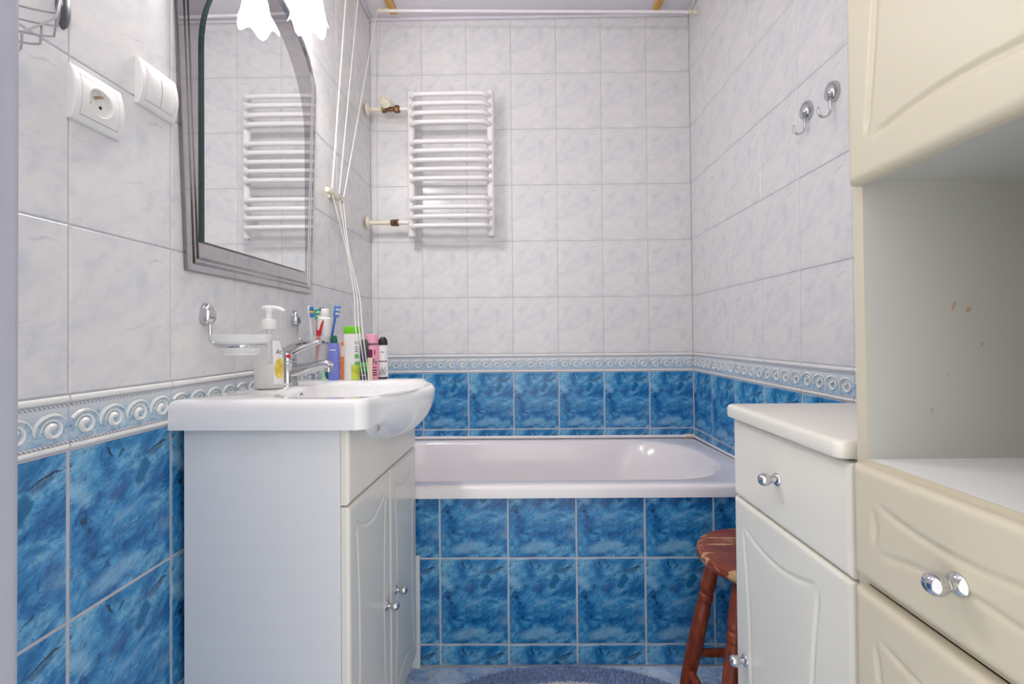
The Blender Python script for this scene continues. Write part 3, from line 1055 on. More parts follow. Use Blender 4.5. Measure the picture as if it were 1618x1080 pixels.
# ------------------------------------------------------------------ towel radiator
rad = thing('towel_radiator', 'white ladder towel radiator on the tiled end wall', 'radiator', (-.2945, 2.012, 1.404))
rad.scale = (.987, 1, .987)
bars = [2.017, 1.977, 1.936, 1.896, 1.812, 1.772, 1.732, 1.692, 1.652, 1.568, 1.529, 1.489, 1.449]
for x in (-.473, -.124):
    o = MB().use(M['enamel']).lathe([(0, 0), (.0145, 0), (.0165, .003), (.0165, .634), (.0145, .637), (0, .637)], n=20)
    c = o.build('upright', rad, loc=(x + .2985, 0, 0))
    MB().use(M['silver']).lathe([(.0, -.006), (.010, -.006), (.010, .001)], n=14).build('end_plug', c)
    for z in (.09, .55):
        MB().use(M['enamel']).tube([(0, .01, z), (0, .073, z)], .008, 10).build('wall_bracket', c)
me = None
for z in bars:
    if me is None:
        hx = .1745
        path = smoothpath([(-hx, .0, 0), (-hx + .006, -.018, 0), (-hx + .022, -.036, 0), (-hx + .05, -.044, 0), (0, -.046, 0), (hx - .05, -.044, 0), (hx - .022, -.036, 0), (hx - .006, -.018, 0), (hx, 0, 0)], 4)
        me = MB().use(M['enamel']).tube(path, .0102, 12).mesh('bar')
    o = bpy.data.objects.new('bar', me)
    COL.objects.link(o)
    o.parent = rad
    o.location = (0, 0, z - 1.41)
def pipe(z, bx0, bx1, valve):
    o = MB().use(M['oldwhite']).tube([(XL + .2985 + .001, 0, z - 1.41), (bx0 + .2985, 0, z - 1.41)], .0092, 12)
    p = o.build('supply_pipe', rad)
    MB().use(M['enamel']).tube([(bx1 + .2985, 0, z - 1.41), (-.485 + .2985, 0, z - 1.41)], .0092, 12).build('connector', rad)
    MB().use(M['oldwhite']).lathe([(0, .001), (.028, .001), (.0275, .004), (.018, .010), (.011, .013)], (XL + .2985, 0, z - 1.41), (1, 0, 0), n=24).build('pipe_rosette', p)
    b = MB().use(M['brass'])
    if valve:
        b.lathe([(.011, 0), (.016, .003), (.016, .016), (.010, .022), (.010, .052), (.017, .058), (.017, .074), (.012, .080)], (bx0 + .2985, 0, z - 1.41), (1, 0, 0), n=8)
        v = b.build('valve', rad)
        hd = MB().use(M['oldwhite'])
        o0 = (bx0 + .2985 + .028, -.008, z - 1.41 + .010)
        hd.lathe([(.016, 0), (.025, .004), (.0265, .018), (.0245, .028), (.014, .034), (0, .035)], o0, (-.25, -.72, .55), n=20)
        v2 = hd.build('thermostat_head', v)
        dv = Vector((-.25, -.72, .55)).normalized()
        for k in range(8):
            a = 2 * PI * k / 8
            e1 = dv.orthogonal().normalized()
            e2 = dv.cross(e1)
            q = Vector(o0) + dv * .034
            t = e1 * math.cos(a) + e2 * math.sin(a)
            MB().use(M['oldwhite']).tube([q + t * .004, q + t * .019], .0036, 6).build('grip_rib', v2)
        MB().use(M['oldwhite']).tube([q, q + dv * .014], .011, 10).build('knob', v2)
    else:
        b.lathe([(.011, 0), (.015, .002), (.015, .018), (.012, .020), (.016, .022), (.016, .034)], (bx0 + .2985, 0, z - 1.41), (1, 0, 0), n=8)
        b.build('union_nut', rad)
pipe(1.975, -.602, -.524, True)
pipe(1.474, -.566, -.532, False)

# ------------------------------------------------------------------ white side cabinet
sx, sn, sf = .418, .600, .929         # front plane, near end, far end
sidec = thing('side_cabinet', 'white grooved cabinet with drawer and door beside the stool', 'cabinet', (sx, sn, 0))
sfn = lambda u, v, n: (.016 - n, u, v)
b = MB().use(M['white'])
dd = XR - .004 - sx
b.box((.017, .001, .0), (dd, .017, .810), .001, 1).box((.017, sf - sn - .017, 0), (dd, sf - sn - .001, .810), .001, 1)
b.box((.02, .017, .06), (dd, sf - sn - .017, .076)).box((dd - .006, .017, .08), (dd, sf - sn - .017, .81)).box((.04, .017, 0), (.056, sf - sn - .017, .06)).box((.02, .017, .65), (dd - .006, sf - sn - .017, .66))
b.build('body', sidec)
tb = MB().use(M['cab'])
t0, t1, tw_ = -.014, dd, .0
ol = []
rc = .013
for (cx, cy, a0) in ((t0 + rc, .002 + rc, 180), ):
    for i in range(9):
        a = math.radians(a0 + 90 * i / 8)
        ol.append((cx + rc * math.cos(a), cy + rc * math.sin(a)))
ol += [(t1, .002), (t1, sf - sn + .003)]
for i in range(9):
    a = math.radians(90 + 90 * i / 8)
    ol.append((t0 + rc + rc * math.cos(a), sf - sn + .003 - rc + rc * math.sin(a)))
def tins(d): 
    c = Vector((.18, .165))
    return [Vector(p) + (c - Vector(p)).normalized() * d if p[0] < t1 - .001 else Vector((p[0], p[1] + (d if p[1] < .1 else -d))) for p in ol]
tb.rings([[(p.x, p.y, z) for p in tins(d)] for d, z in ((.002, .811), (0, .814), (0, .828), (.002, .8325), (.006, .8345), (.010, .835))], True, True)
tb.build('worktop', sidec, smooth=50)
dw = sf - sn
dr = front_panel('drawer', sidec, M['cab'], .0015, dw - .001, .6585, .806, .016, sfn)
knob(dr, (0, .771 - sn, .7336), (-1, 0, 0))
u0, u1, v0, v1 = .0015, dw - .001, .03, .6545
dz_ = front_panel('door', sidec, M['cab'], u0, u1, v0, v1, .016, sfn,
                  [arc_pts((u0 + .072, v1 - .040), (u1 - .038, v1 - .046), -.022), arc_pts((u0 + .066, v1 - .045), (u0 + .066, .09), .024), arc_pts((u1 - .036, .09), (u1 - .036, v1 - .05), .022), arc_pts((u0 + .072, .08), (u1 - .038, .08), .022)])
knob(dz_, (0, .890 - sn, .357), (-1, 0, 0))

# ------------------------------------------------------------------ tall cream cabinet
cx_, cn, cf = .416, .284, .584
tall = thing('tall_cabinet', 'tall cream cabinet with open niche between upper door and drawer', 'cabinet', (cx_, cn, 0))
cw = cf - cn
cd_ = XR - .004 - cx_
b = MB().use(M['cream'])
b.box((0, 0, 0), (cd_, .016, 2.10), .0008, 1)
b.build('side_panel', tall)
b = MB().use(M['cream']).box((0, cw - .008, 0), (cd_, cw, 2.10)).box((0, cw - .016, 0), (.0015, cw - .008, 2.10)).use(M['niche']).box((.0015, cw - .016, 0), (cd_, cw - .008, 2.10))
b.build('side_panel', tall, smooth=0)
for sx_, sz_, a_, b_ in ((.107, 1.0038, .0022, .006), (.1243, .9998, .0032, .0034), (.140, .957, .0016, .003), (.078, .878, .0014, .004), (.098, .92, .001, .001)):
    MB().use(M['stain']).prism([(sx_ + a_ * math.cos(k * PI / 5) + .3 * b_ * math.sin(k * PI / 5), sz_ + b_ * math.sin(k * PI / 5)) for k in range(10)], lambda p, q, d: (p, d, q), cw - .0163, cw - .015).build('stain', tall, smooth=0)
b = MB().use(M['niche']).box((cd_ - .006, .016, .05), (cd_, cw - .016, 2.09))
b.build('back_panel', tall, smooth=0)
for z0, z1, mt in ((.8045, .8205, 'shelf'), (1.1555, 1.1715, 'niche'), (.05, .066, 'shelf'), (2.084, 2.10, 'niche'), (.672, .680, 'shelf')):
    b = MB().use(M[mt]).box((.002, .016, z0), (cd_ - .006, cw - .016, z1)).use(M['cream']).box((.0, .016, z0), (.002, cw - .016, z1))
    b.build('shelf', tall, smooth=0)
MB().use(M['cream']).box((.04, .016, 0), (.056, cw - .016, .05)).build('plinth', tall, smooth=0)
tfn = lambda u, v, n: (-n, u, v)
fa0, fa1 = .004, .286
ud = front_panel('upper_door', tall, M['cream'], fa0, fa1, 1.150, 2.098, .018, tfn, concave(fa0, fa1, 1.150, 2.098, .034, .042, .030, .012), r=.009)
knob(ud, (-.018, .06, 1.26), (-1, 0, 0))
d1 = front_panel('drawer', tall, M['cream'], fa0, fa1, .6845, .8165, .018, tfn, concave(fa0, fa1, .6845, .8165, .034, .038, .003, .0145), r=.009)
knob(d1, (-.018, .433 - cn, .742), (-1, 0, 0))
d2 = front_panel('lower_door', tall, M['cream'], fa0, fa1, .055, .6705, .018, tfn, concave(fa0, fa1, .055, .6705, .034, .042, .02, .0145), r=.009)
knob(d2, (-.018, .06, .36), (-1, 0, 0))

# ------------------------------------------------------------------ stool
SC = Vector((.571, 1.128))
stool = thing('wooden_stool', 'worn red brown wooden stool with turned legs', 'stool', (SC.x, SC.y, 0))
mb = MB().use(M['seat']).lathe([(0, .420), (.125, .420), (.138, .424), (.145, .432), (.1465, .438), (.144, .446), (.138, .4495), (.12, .4505), (.06, .449), (0, .4485)], n=48)
mb.build('seat', stool)
legs = []
for (ax, ay) in ((-1, 1), (-1, -1), (1, -1), (1, 1)):
    top = Vector((ax * .082, ay * .066, .424))
    bot = Vector((ax * .152, ay * .122, .0))
    L = (top - bot).length
    prof = [(0, 0), (.0125, 0), (.015, .02), (.0185, .10), (.0195, .17), (.0185, .25), (.0172, .288), (.0145, .292), (.0145, .295), (.0178, .299), (.0182, .307), (.0178, .314), (.0145, .318), (.0145, .321), (.0178, .326), (.0185, .345), (.016, .40), (.0145, L)]
    MB().use(M['leg']).lathe(prof, (0, 0, 0), (top - bot), n=16).build('leg', stool, loc=bot)
    legs.append((bot, top))
def onleg(i, z):
    b_, t_ = legs[i]
    return b_ + (t_ - b_) * (z / t_.z)
for i, j, z in ((0, 3, .142), (1, 2, .142), (0, 1, .095), (3, 2, .095)):
    p, q = onleg(i, z), onleg(j, z)
    MB().use(M['leg']).tube([p, p + (q - p) * .15, (p + q) / 2, p + (q - p) * .85, q], [.0085, .0105, .0115, .0105, .0085], 12).build('rung', stool)

# ------------------------------------------------------------------ bath mat
RC, RA, RB = Vector((.118, 1.172)), .375, .200
mat_o = thing('bath_mat', 'oval blue grey tufted bath mat on the floor', 'rug', (RC.x, RC.y, 0))
prof = []
mb = MB().use(M['rug'])
rr = []
for r, z in ((1.0, .0005), (1.0, .006), (.985, .010), (.95, .011), (.6, .011), (.02, .011)):
    rr.append([(RA * r * math.cos(2 * PI * j / 64), RB * r * math.sin(2 * PI * j / 64), z) for j in range(64)])
mb.rings(rr, True, True)
mb.build('backing', mat_o)
tv, tf = [], []
rnd = random.Random(3)
for i in range(22000):
    a, r = rnd.uniform(0, 2 * PI), math.sqrt(rnd.random())
    x, y = RA * r * 1.005 * math.cos(a), RB * r * 1.01 * math.sin(a)
    h = rnd.uniform(.006, .010)
    s = rnd.uniform(.0018, .0030)
    lx, ly = rnd.uniform(-.004, .004), rnd.uniform(-.004, .004)
    a0 = rnd.uniform(0, 2 * PI)
    k = len(tv)
    z0 = .009 if r < .97 else .004
    for q in range(3):
        tv.append((x + s * math.cos(a0 + q * 2.094), y + s * math.sin(a0 + q * 2.094), z0))
    for q in range(3):
        tv.append((x + lx + .6 * s * math.cos(a0 + q * 2.094), y + ly + .6 * s * math.sin(a0 + q * 2.094), z0 + h * .8))
    tv.append((x + lx * 1.3, y + ly * 1.3, z0 + h))
    for q in range(3):
        p = (q + 1) % 3
        tf.append((k + q, k + p, k + 3 + p, k + 3 + q))
        tf.append((k + 3 + q, k + 3 + p, k + 6))
pile = MB().use(M['rug'])
pile.v, pile.f, pile.m = tv, tf, [0] * len(tf)
po = pile.build('pile', mat_o)
po['kind'] = 'stuff'

# ------------------------------------------------------------------ wall fittings on the left
def cover(name, label, yc, zc, wd, ht, socket):
    t = thing(name, label, 'socket' if socket else 'cover', (XL, yc, zc))
    dep = lambda z: .0065 + .0085 * (1 - (2 * z / ht) ** 2)
    n = 16
    rings_ = []
    def rng(hw, hh, off, base=False):
        r_ = []
        for i in range(n + 1):
            z = hh * (1 - 2 * i / n)
            r_.append((0.0003 if base else dep(z) + off, -hw, z))
        for i in range(n + 1):
            z = hh * (-1 + 2 * i / n)
            r_.append((0.0003 if base else dep(z) + off, hw, z))
        return r_
    fr = MB().use(M['plastic'])
    inner = .74
    fr.rings([rng(wd / 2, ht / 2, 0, True), rng(wd / 2, ht / 2, -.0015), rng(wd / 2 - .0015, ht / 2 - .0015, 0), rng(wd / 2 * inner + .0008, ht / 2 * inner + .0008, .0), rng(wd / 2 * inner + .0006, ht / 2 * inner + .0006, -.003)])
    fr.build('frame', t, smooth=40)
    iw, ih = wd / 2 * inner, ht / 2 * inner
    pl_ = MB().use(M['plastic'])
    if socket:
        K = 40
        def sq(a, s):
            c_, s_ = math.cos(a), math.sin(a)
            k_ = 1 / max(abs(c_), abs(s_))
            return (iw * c_ * k_ * s, ih * s_ * k_ * s)
        rw = .0200
        rg = []
        for s_, fnr in ((1, None),):
            rg.append([(dep(sq(2 * PI * j / K, 1)[1]) - .003, *sq(2 * PI * j / K, 1)) for j in range(K)])
            rg.append([(dep(sq(2 * PI * j / K, 1)[1]) + .0004, *sq(2 * PI * j / K, .985)) for j in range(K)])
        for r_, d_ in ((rw + .0015, .0), (rw, -.0015), (rw - .0005, -.012), (0.001, -.012)):
            rg.append([((dep(r_ * math.sin(2 * PI * j / K)) + .0004 if d_ > -.01 else .0035) + (d_ if d_ > -.01 else 0), r_ * math.cos(2 * PI * j / K), r_ * math.sin(2 * PI * j / K)) for j in range(K)])
        pl_.rings(rg, False, True)
        io = pl_.build('insert', t, smooth=40)
        for y_ in (-.0095, .0095):
            MB().use(M['dark']).lathe([(0, .0006), (.0026, .0005), (.0026, 0)], (.0036, y_, -.002), (1, 0, 0), n=12).build('pin_hole', io)
        MB().use(M['steel']).tube([(.0035, 0, .0095), (.0145, 0, .0095), (.017, 0, .0095)], [.0024, .0024, .0012], 10).build('earth_pin', io)
    else:
        pl_.rings([rng(iw, ih, -.003), rng(iw, ih, .0003), rng(iw - .0008, ih - .0008, .0008), rng(iw * .5, ih * .98, .0012), rng(.0004, ih * .98, .0012)])
        pl_.build('insert', t, smooth=40)
    return t
cover('power_socket', 'white wall socket with round recess and earth pin', .7215, 1.3425, .087, .0815, True)
cover('blank_wall_plate', 'white blank wall plate beside the tinted mirror', .8435, 1.426, .087, .0815, False)

# chrome wire soap basket, upper left
bk = thing('wire_soap_basket', 'chrome wire soap basket at upper left edge', 'basket', (XL, .50, 1.31))
tops = []
for x, L_, E_, T_ in ((-.650, (.5952, 1.4083), (.6465, 1.4314), (.651, 1.4663)), (-.645, (.5907, 1.3877), (.6425, 1.4107), (.6478, 1.462)), (-.632, (.5788, 1.3633), (.6252, 1.3842), (.6278, 1.4164)),
                      (-.620, (.5679, 1.3432), (.5953, 1.3548), (.5968, 1.384)), (-.608, (.543, 1.3182), (.5605, 1.3251), (.5619, 1.351))):
    half = [T_, (E_[0], E_[1] + .006), (E_[0] - .005, E_[1] - .001), L_, (.515, L_[1] - .5 * (L_[0] - .515) * .7)]
    pts = half + [(1.0 - y, z) for y, z in half[::-1]]
    MB().use(M['wire']).tube(smoothpath([(x - XL, y - .50, z - 1.31) for y, z in pts], 4), .0013, 8).build('wire', bk)
    tops.append((x, T_))
for s_ in (1, -1):
    MB().use(M['wire']).tube(smoothpath([(x - XL, s_ * (t[0] - .50), t[1] - 1.31) for x, t in tops], 4), .0013, 8).build('rim_wire', bk)
    MB().use(M['grey']).lathe([(0, .006), (.010, .0055), (.016, .003), (.017, 0)], (.0004, s_ * .1725, .150), (1, 0, 0), n=24, sx=1.9, sy=.62, xdir=(0, 0, 1)).build('wall_mount', bk)
    MB().use(M['wire']).tube([(.004, s_ * .168, .150), (.0186, s_ * .151, .1563)], .002, 8).build('bracket', bk)

def egg_mount(parent, loc, out, h=.048, w_=.034, d=.022):
    """egg-shaped chrome wall mount, flat at its lower end"""
    n = 20
    rg = []
    o = Vector(out)
    side = Vector((0, 0, 1)).cross(o)
    for t, k in ((0, 1), (.35, .97), (.65, .82), (.88, .5), (1.0, .04)):
        ring_ = []
        for j in range(n):
            a = 2 * PI * j / n
            s_, c_ = math.sin(a), math.cos(a)
            wv = w_ / 2 * (1 - .16 * max(0, s_)) * k
            z = s_ * h * (.62 if s_ > 0 else .38) * k
            ring_.append(o * (d * t) + side * (c_ * wv) + Vector((0, 0, z)))
        rg.append(ring_)
    return MB().use(M['chrome']).rings(rg, True, True).build('wall_mount', parent, loc=loc)

# soap dish holder
sd = thing('soap_dish_holder', 'chrome wall holder with frosted glass soap dish', 'soap dish', (XL, .968, .958))
egg_mount(sd, (.0006, .012, .060), (1, 0, 0))
path = smoothpath([(.012, .012, .045), (.012, .012, .024), (.016, .010, .010), (.030, .002, .001), (.048, -.008, -.001)], 5)
MB().use(M['chrome']).tube(path, .0034, 10).build('arm', sd)
MB().use(M['chrome']).tube([(.092 + .0445 * math.cos(2 * PI * i / 32), -.010 + .0445 * math.sin(2 * PI * i / 32), -.001) for i in range(32)], .0034, 8, closed=True).build('ring', sd)
MB().use(M['frost']).lathe([(0, -.019), (.030, -.019), (.033, -.016), (.034, -.009), (.040, .001), (.054, .011), (.0575, .022), (.0555, .0225), (.052, .0135), (.038, .004), (.030, -.011), (0, -.012)], (.092, -.010, 0), n=36).build('glass_dish', sd)

# tumbler holder with tumbler
th = thing('tumbler_holder', 'chrome wall holder with clear glass tumbler above the tap', 'holder', (XL, 1.385, .958))
egg_mount(th, (.0006, -.018, .066), (1, 0, 0))
path = smoothpath([(.012, -.018, .052), (.012, -.018, .028), (.016, -.019, .012), (.032, -.024, .002), (.053, -.027, 0)], 5)
MB().use(M['chrome']).tube(path, .0034, 10).build('arm', th)
TX, TY = .0886, -.028
MB().use(M['chrome']).tube([(TX + .0365 * math.cos(2 * PI * i / 32), TY + .0365 * math.sin(2 * PI * i / 32), 0) for i in range(32)], .0030, 8, closed=True).build('ring', th)
MB().use(M['clear']).lathe([(0, -.088), (.024, -.088), (.026, -.085), (.0325, -.01), (.0395, .006), (.0405, .020), (.0390, .020), (.0375, .007), (.0305, -.01), (.024, -.080), (0, -.080)], (TX, TY, 0), n=32).build('tumbler', th)
TB = Vector((XL + TX, 1.385 + TY, .958 - .0775))

def brush(name_, label, foot, tip, hm, bm_, bend, mhead):
    """toothbrush standing in the tumbler: foot and tip relative to the tumbler bottom"""
    o = TB + Vector(foot)
    d = Vector(tip) - Vector(foot)
    t = thing('toothbrush', label, 'toothbrush', o, 0, 'toothbrushes in the tumbler')
    P = [d * k + Vector((bend * math.sin(PI * k), 0, 0)) for k in [i / 10 for i in range(11)]]
    MB().use(hm).tube(P[:9], [.0040, .0054, .0058, .0056, .0050, .0040, .0034, .0032, .0032], 8).build('handle', t)
    ax = (P[10] - P[8]).normalized()
    hd = MB().use(mhead).tube([P[8], P[8] + ax * .006, P[10] - ax * .002, P[10]], [.0034, .0070, .0072, .004], 8).build('head', t)
    sd_ = Vector((.75, -.66, 0))
    sd_ = (sd_ - ax * sd_.dot(ax)).normalized()
    L = (P[10] - P[8]).length
    for k in range(5):
        c = P[8] + ax * (L * (.22 + .16 * k))
        MB().use(bm_[k % len(bm_)]).tube([c, c + sd_ * .0155], [.0042, .0048], 8).build('bristles', hd)
    return t
brush('', 'white toothbrush with blue and yellow bristles', (-.014, -.002, 0), (-.030, -.014, .184), M['plastic'], [M['blue'], M['lblue'], M['yellow']], -.004, M['plastic'])
brush('', 'pale green toothbrush with teal bristles', (.004, .006, 0), (-.016, -.006, .176), M['green'], [M['teal'], M['whitep']], .0, M['green'])
brush('', 'dark violet toothbrush behind the toothpaste tube', (-.004, .012, 0), (-.008, .014, .180), M['navy'], [M['violet'], M['lblue']], .0, M['navy'])
brush('', 'blue and white toothbrush leaning to the right', (-.002, .012, 0), (.040, .010, .186), M['blue'], [M['lblue'], M['whitep']], .004, M['lblue'])
# toothpaste tube, cap up
t0_ = TB + Vector((.003, -.013, .002))
tp = thing('toothpaste_tube', 'white and red toothpaste tube standing in the tumbler', 'toothpaste', t0_)
ax = Vector((.052 * .25, -.004, .17)).normalized()
e1 = (Vector((1, .0, 0)) - ax * ax.x).normalized()
e2 = ax.cross(e1)
def tsec(h, a, b_, n=20):
    return [ax * h + e1 * (a * math.cos(2 * PI * j / n)) + e2 * (b_ * math.sin(2 * PI * j / n)) for j in range(n)]
mb = MB().use(M['whitep']).rings([tsec(0, .0155, .0012), tsec(.05, .0185, .007), tsec(.10, .0197, .012), tsec(.140, .0197, .0172), tsec(.146, .0185, .0165), tsec(.150, .012, .012)], True, True)
tbod = mb.build('tube', tp)
sw = MB().use(M['red'])
va = []
for i in range(9):
    h = .02 + .12 * i / 8
    b_ = .0052 + .0140 * i / 8
    for f_ in (0, 1):
        u = -.0185 + f_ * (.008 + .017 * (i / 8) ** 1.3)
        va.append(ax * h + e1 * u + e2 * (-(b_ * math.sqrt(max(0, 1 - (u / .0198) ** 2)) + .0016)))
sw.add(va, [(2 * i, 2 * i + 1, 2 * i + 3, 2 * i + 2) for i in range(8)])
sw.build('red_stripe', tbod)
MB().use(M['plastic']).rings([tsec(.150, .0112, .0112), tsec(.152, .0122, .0122), tsec(.172, .0112, .0112), tsec(.1745, .0095, .0095)], True, True).build('cap', tp)

# soap dispenser
dxy = (-.585, 1.078)
ds = thing('soap_dispenser', 'clear pump bottle of milky soap with lemon label', 'bottle', (dxy[0], dxy[1], deck(*dxy)), .12)
prof = [(0, .001), (.029, .001), (.032, .004), (.0325, .02), (.0315, .070), (.028, .098), (.020, .122), (.0135, .136), (.0125, .140)]
MB().use(M['clear']).lathe(prof, n=32, sx=1.0, sy=.72).build('bottle', ds)
MB().use(M['soap']).lathe([(0, .002), (.0275, .002), (.0305, .005), (.0308, .02), (.0303, .058), (0, .058)], n=32, sx=1.0, sy=.70).build('liquid', ds)
MB().use(M['soap']).tube([(0, 0, .06), (0, 0, .138)], .0028, 8).build('dip_tube', ds)
cp = MB().use(M['plastic']).lathe([(.0125, .138), (.0158, .139), (.0162, .152), (.0150, .160), (.0075, .163), (.0062, .166), (.0062, .178), (.0085, .180), (.0088, .188), (0, .190)], n=28).build('pump_collar', ds)
MB().use(M['plastic']).tube(smoothpath([(-.014, 0, .188), (.004, 0, .189), (.022, -.002, .187), (.036, -.003, .181)], 4), [.0035, .0045, .005, .005, .005, .005, .0048, .0045, .0042, .004, .0038, .0035, .003], 10).build('nozzle', cp)
def dwrap(off):
    def f(x, z):
        s_ = .0327 if z < .07 else .0327 - (z - .07) * .16
        a = math.radians(-62) + x / s_
        return Vector((s_ * math.cos(a) * 1.0 + off * math.cos(a), (s_ * .72 + off) * math.sin(a), z))
    return f
def patch(name, fn, outline, mat, parent):
    return MB().use(mat).add([fn(x, z) for x, z in outline], [list(range(len(outline)))]).build(name, parent, smooth=0)
def strip(name, fn, x0, x1, z0, z1, mat, parent, nx=8, nz=6, mask=None):
    vs = [fn(x0(z0 + (z1 - z0) * j / nz) + (x1(z0 + (z1 - z0) * j / nz) - x0(z0 + (z1 - z0) * j / nz)) * i / nx, z0 + (z1 - z0) * j / nz) for j in range(nz + 1) for i in range(nx + 1)]
    fs = [(j * (nx + 1) + i, j * (nx + 1) + i + 1, (j + 1) * (nx + 1) + i + 1, (j + 1) * (nx + 1) + i) for j in range(nz) for i in range(nx)]
    return MB().use(mat).add(vs, fs).build(name, parent, smooth=40)
K_ = lambda v: (lambda z: v)
lb = strip('label', dwrap(.0006), K_(.002), lambda z: .032 if z < .072 else .032 - (z - .072) * .25, .012, .112, M['whitep'], ds)
strip('lemon_print', dwrap(.0009), lambda z: .019 - .0150 * math.sqrt(max(0, 1 - ((z - .048) / .024) ** 2)), lambda z: .019 + .0120 * math.sqrt(max(0, 1 - ((z - .048) / .024) ** 2)), .0241, .0719, M['lemon'], lb, 8, 12)
dw_ = dwrap(.0012)
letters('lettering', 'At', .016, M['black'], lb, lambda x, y: dw_(.0165 + x, .086 + y))

# bottles on the far end of the basin
def px_x(u, Y): return (u - 821.5) * Y / 737
def bottle(name, label, cat, u, Y, hw, ht, parts, rz=0.0, sy=.75):
    x = px_x(u, Y)
    t = thing(name, label, cat, (x, Y, deck(x, Y)), rz)
    first = None
    for (pn, mt, prof, *rest) in parts:
        sx_, sy_ = rest[0] if rest else (1, sy)
        o = MB().use(M[mt]).lathe(prof, n=28, sx=sx_, sy=sy_).build(pn, t if first is None or pn in ('cap', 'body', 'nozzle') else first)
        if first is None:
            first = o
    return t, first
YK = 1.318
S_ = YK / 737
def cyl(z0, z1, r0, r1=None, bev=.002):
    r1 = r0 if r1 is None else r1
    return [(0, z0), (r0 - bev, z0), (r0, z0 + bev), (r1, z1 - bev), (r1 - bev, z1), (0, z1)]
# periwinkle bottle with dark green cap
t, o = bottle('lotion_bottle', 'periwinkle blue bottle with dark green cap', 'bottle', 525.3, YK - .004, 0, 0,
              [('body', 'purple', [(0, 0), (.0145, 0), (.0158, .003), (.0165, .035), (.0158, .075), (.0140, .102), (.0125, .1045), (0, .1045)]),
               ('cap', 'dgreen', [(0, .1047), (.0105, .1047), (.0100, .110), (.0075, .124), (.0055, .126), (0, .126)])])
cwrap = lambda r, a0, off=.0006, sy=.75: (lambda x, z: Vector(((r + off) * math.cos(a0 + x / r), ((r + off) * sy) * math.sin(a0 + x / r), z)))
strip('label_line', cwrap(.0162, -PI / 2), K_(-.009), K_(.009), .084, .0865, M['whitep'], o, 8, 1)
for zq in (.012, .022, .030, .044):
    strip('label_line', cwrap(.0164, -PI / 2), K_(-.011), K_(.008), zq, zq + .0015, M['lblue'], o, 8, 1)
# small orange bottle
t, o = bottle('orange_bottle', 'slim orange bottle with pale label between blue and lime capped bottles', 'bottle', 540.8, YK + .002, 0, 0,
              [('body', 'orange', cyl(0, .098, .0085)), ('cap', 'orange', cyl(.0985, .108, .0078))])
strip('label', cwrap(.0086, -PI / 2), K_(-.011), K_(.011), .066, .096, M['paleor'], o, 10, 1)
# white shampoo with lime cap
t, o = bottle('shampoo_bottle', 'tall white shampoo bottle with lime green cap', 'bottle', 554.5, YK - .004, 0, 0,
              [('body', 'whitep', [(0, 0), (.0215, 0), (.0232, .003), (.0225, .05), (.0232, .10), (.0235, .128), (.0225, .131), (0, .131)]),
               ('cap', 'lime', [(0, .1312), (.0240, .1312), (.0242, .134), (.0240, .148), (.0225, .151), (0, .1515)])])
sw_ = cwrap(.0232, math.radians(-58), .0007)
strip('label', sw_, K_(-.010), K_(.016), .002, .043, M['label_y'], o, 10, 6)
strip('label', sw_, K_(-.001), K_(.016), .0435, .052, M['label_g'], o, 8, 1)
strip('label', sw_, K_(-.001), K_(.014), .062, .073, M['label_g'], o, 8, 1)
for zq in (.080, .086, .092):
    strip('label_line', sw_, K_(.000), K_(.011), zq, zq + .0018, M['grey'], o, 6, 1)
sw2 = cwrap(.0234, math.radians(-58), .0011)
letters('lettering', 'ISA', .0115, M['grey'], o, lambda x, y: sw2(x * .8 + .006, .105 + y))
# dark grey bottle with green label
t, o = bottle('shower_gel_bottle', 'short dark grey bottle with green label', 'bottle', 573.6, YK - .002, 0, 0,
              [('body', 'navy', [(0, 0), (.0105, 0), (.0118, .003), (.0118, .070), (.0112, .076), (0, .076)]), ('cap', 'grey', [(0, .0762), (.0112, .0762), (.0112, .090), (.0098, .108), (.0070, .114), (0, .115)])])
strip('label', cwrap(.0119, -PI / 2), K_(-.013), K_(.013), .024, .036, M['bgreen'], o, 8, 1)
strip('label', cwrap(.0119, -PI / 2), K_(-.013), K_(.013), .038, .050, M['label_g'], o, 8, 1)
strip('label_line', cwrap(.0119, -PI / 2), K_(-.006), K_(.006), .013, .0145, M['whitep'], o, 6, 1)
# pink deodorant
t, o = bottle('pink_deodorant', 'pink deodorant can marked Fa with pink cap', 'bottle', 585.8, YK + .020, 0, 0,
              [('body', 'pink', [(0, 0), (.0185, 0), (.0195, .003), (.0195, .090), (.0175, .098), (0, .0985)]), ('collar', 'silver', cyl(.0986, .103, .0165)), ('cap', 'pink', [(0, .1031), (.0188, .1031), (.0180, .122), (.0165, .1275), (.0145, .129), (0, .1292)])], sy=1)
fw = cwrap(.0196, math.radians(-66), .0009, 1)
letters('lettering', 'Fa', .022, M['black'], o, lambda x, y: fw(x * .62 + .0050, .050 + y))
strip('red_mark', fw, K_(.003), lambda z: .0065, .070, .085, M['red'], o, 3, 1)
for zq in (.012, .018, .025, .033):
    strip('label_line', fw, K_(-.004), K_(.011), zq, zq + .003, M['red'] if zq > .03 else M['maroon'], o, 6, 1)
# beige tube with maroon cap
t, o = bottle('beige_tube', 'small beige tube with maroon cap in front of pink can', 'tube', 582.5, YK - .022, 0, 0,
              [('body', 'beige', [(0, 0), (.0060, 0), (.0066, .002), (.0072, .060), (.0065, .063), (0, .0635)]), ('cap', 'maroon', cyl(.0637, .086, .0066, .0064, .001))], sy=.9)
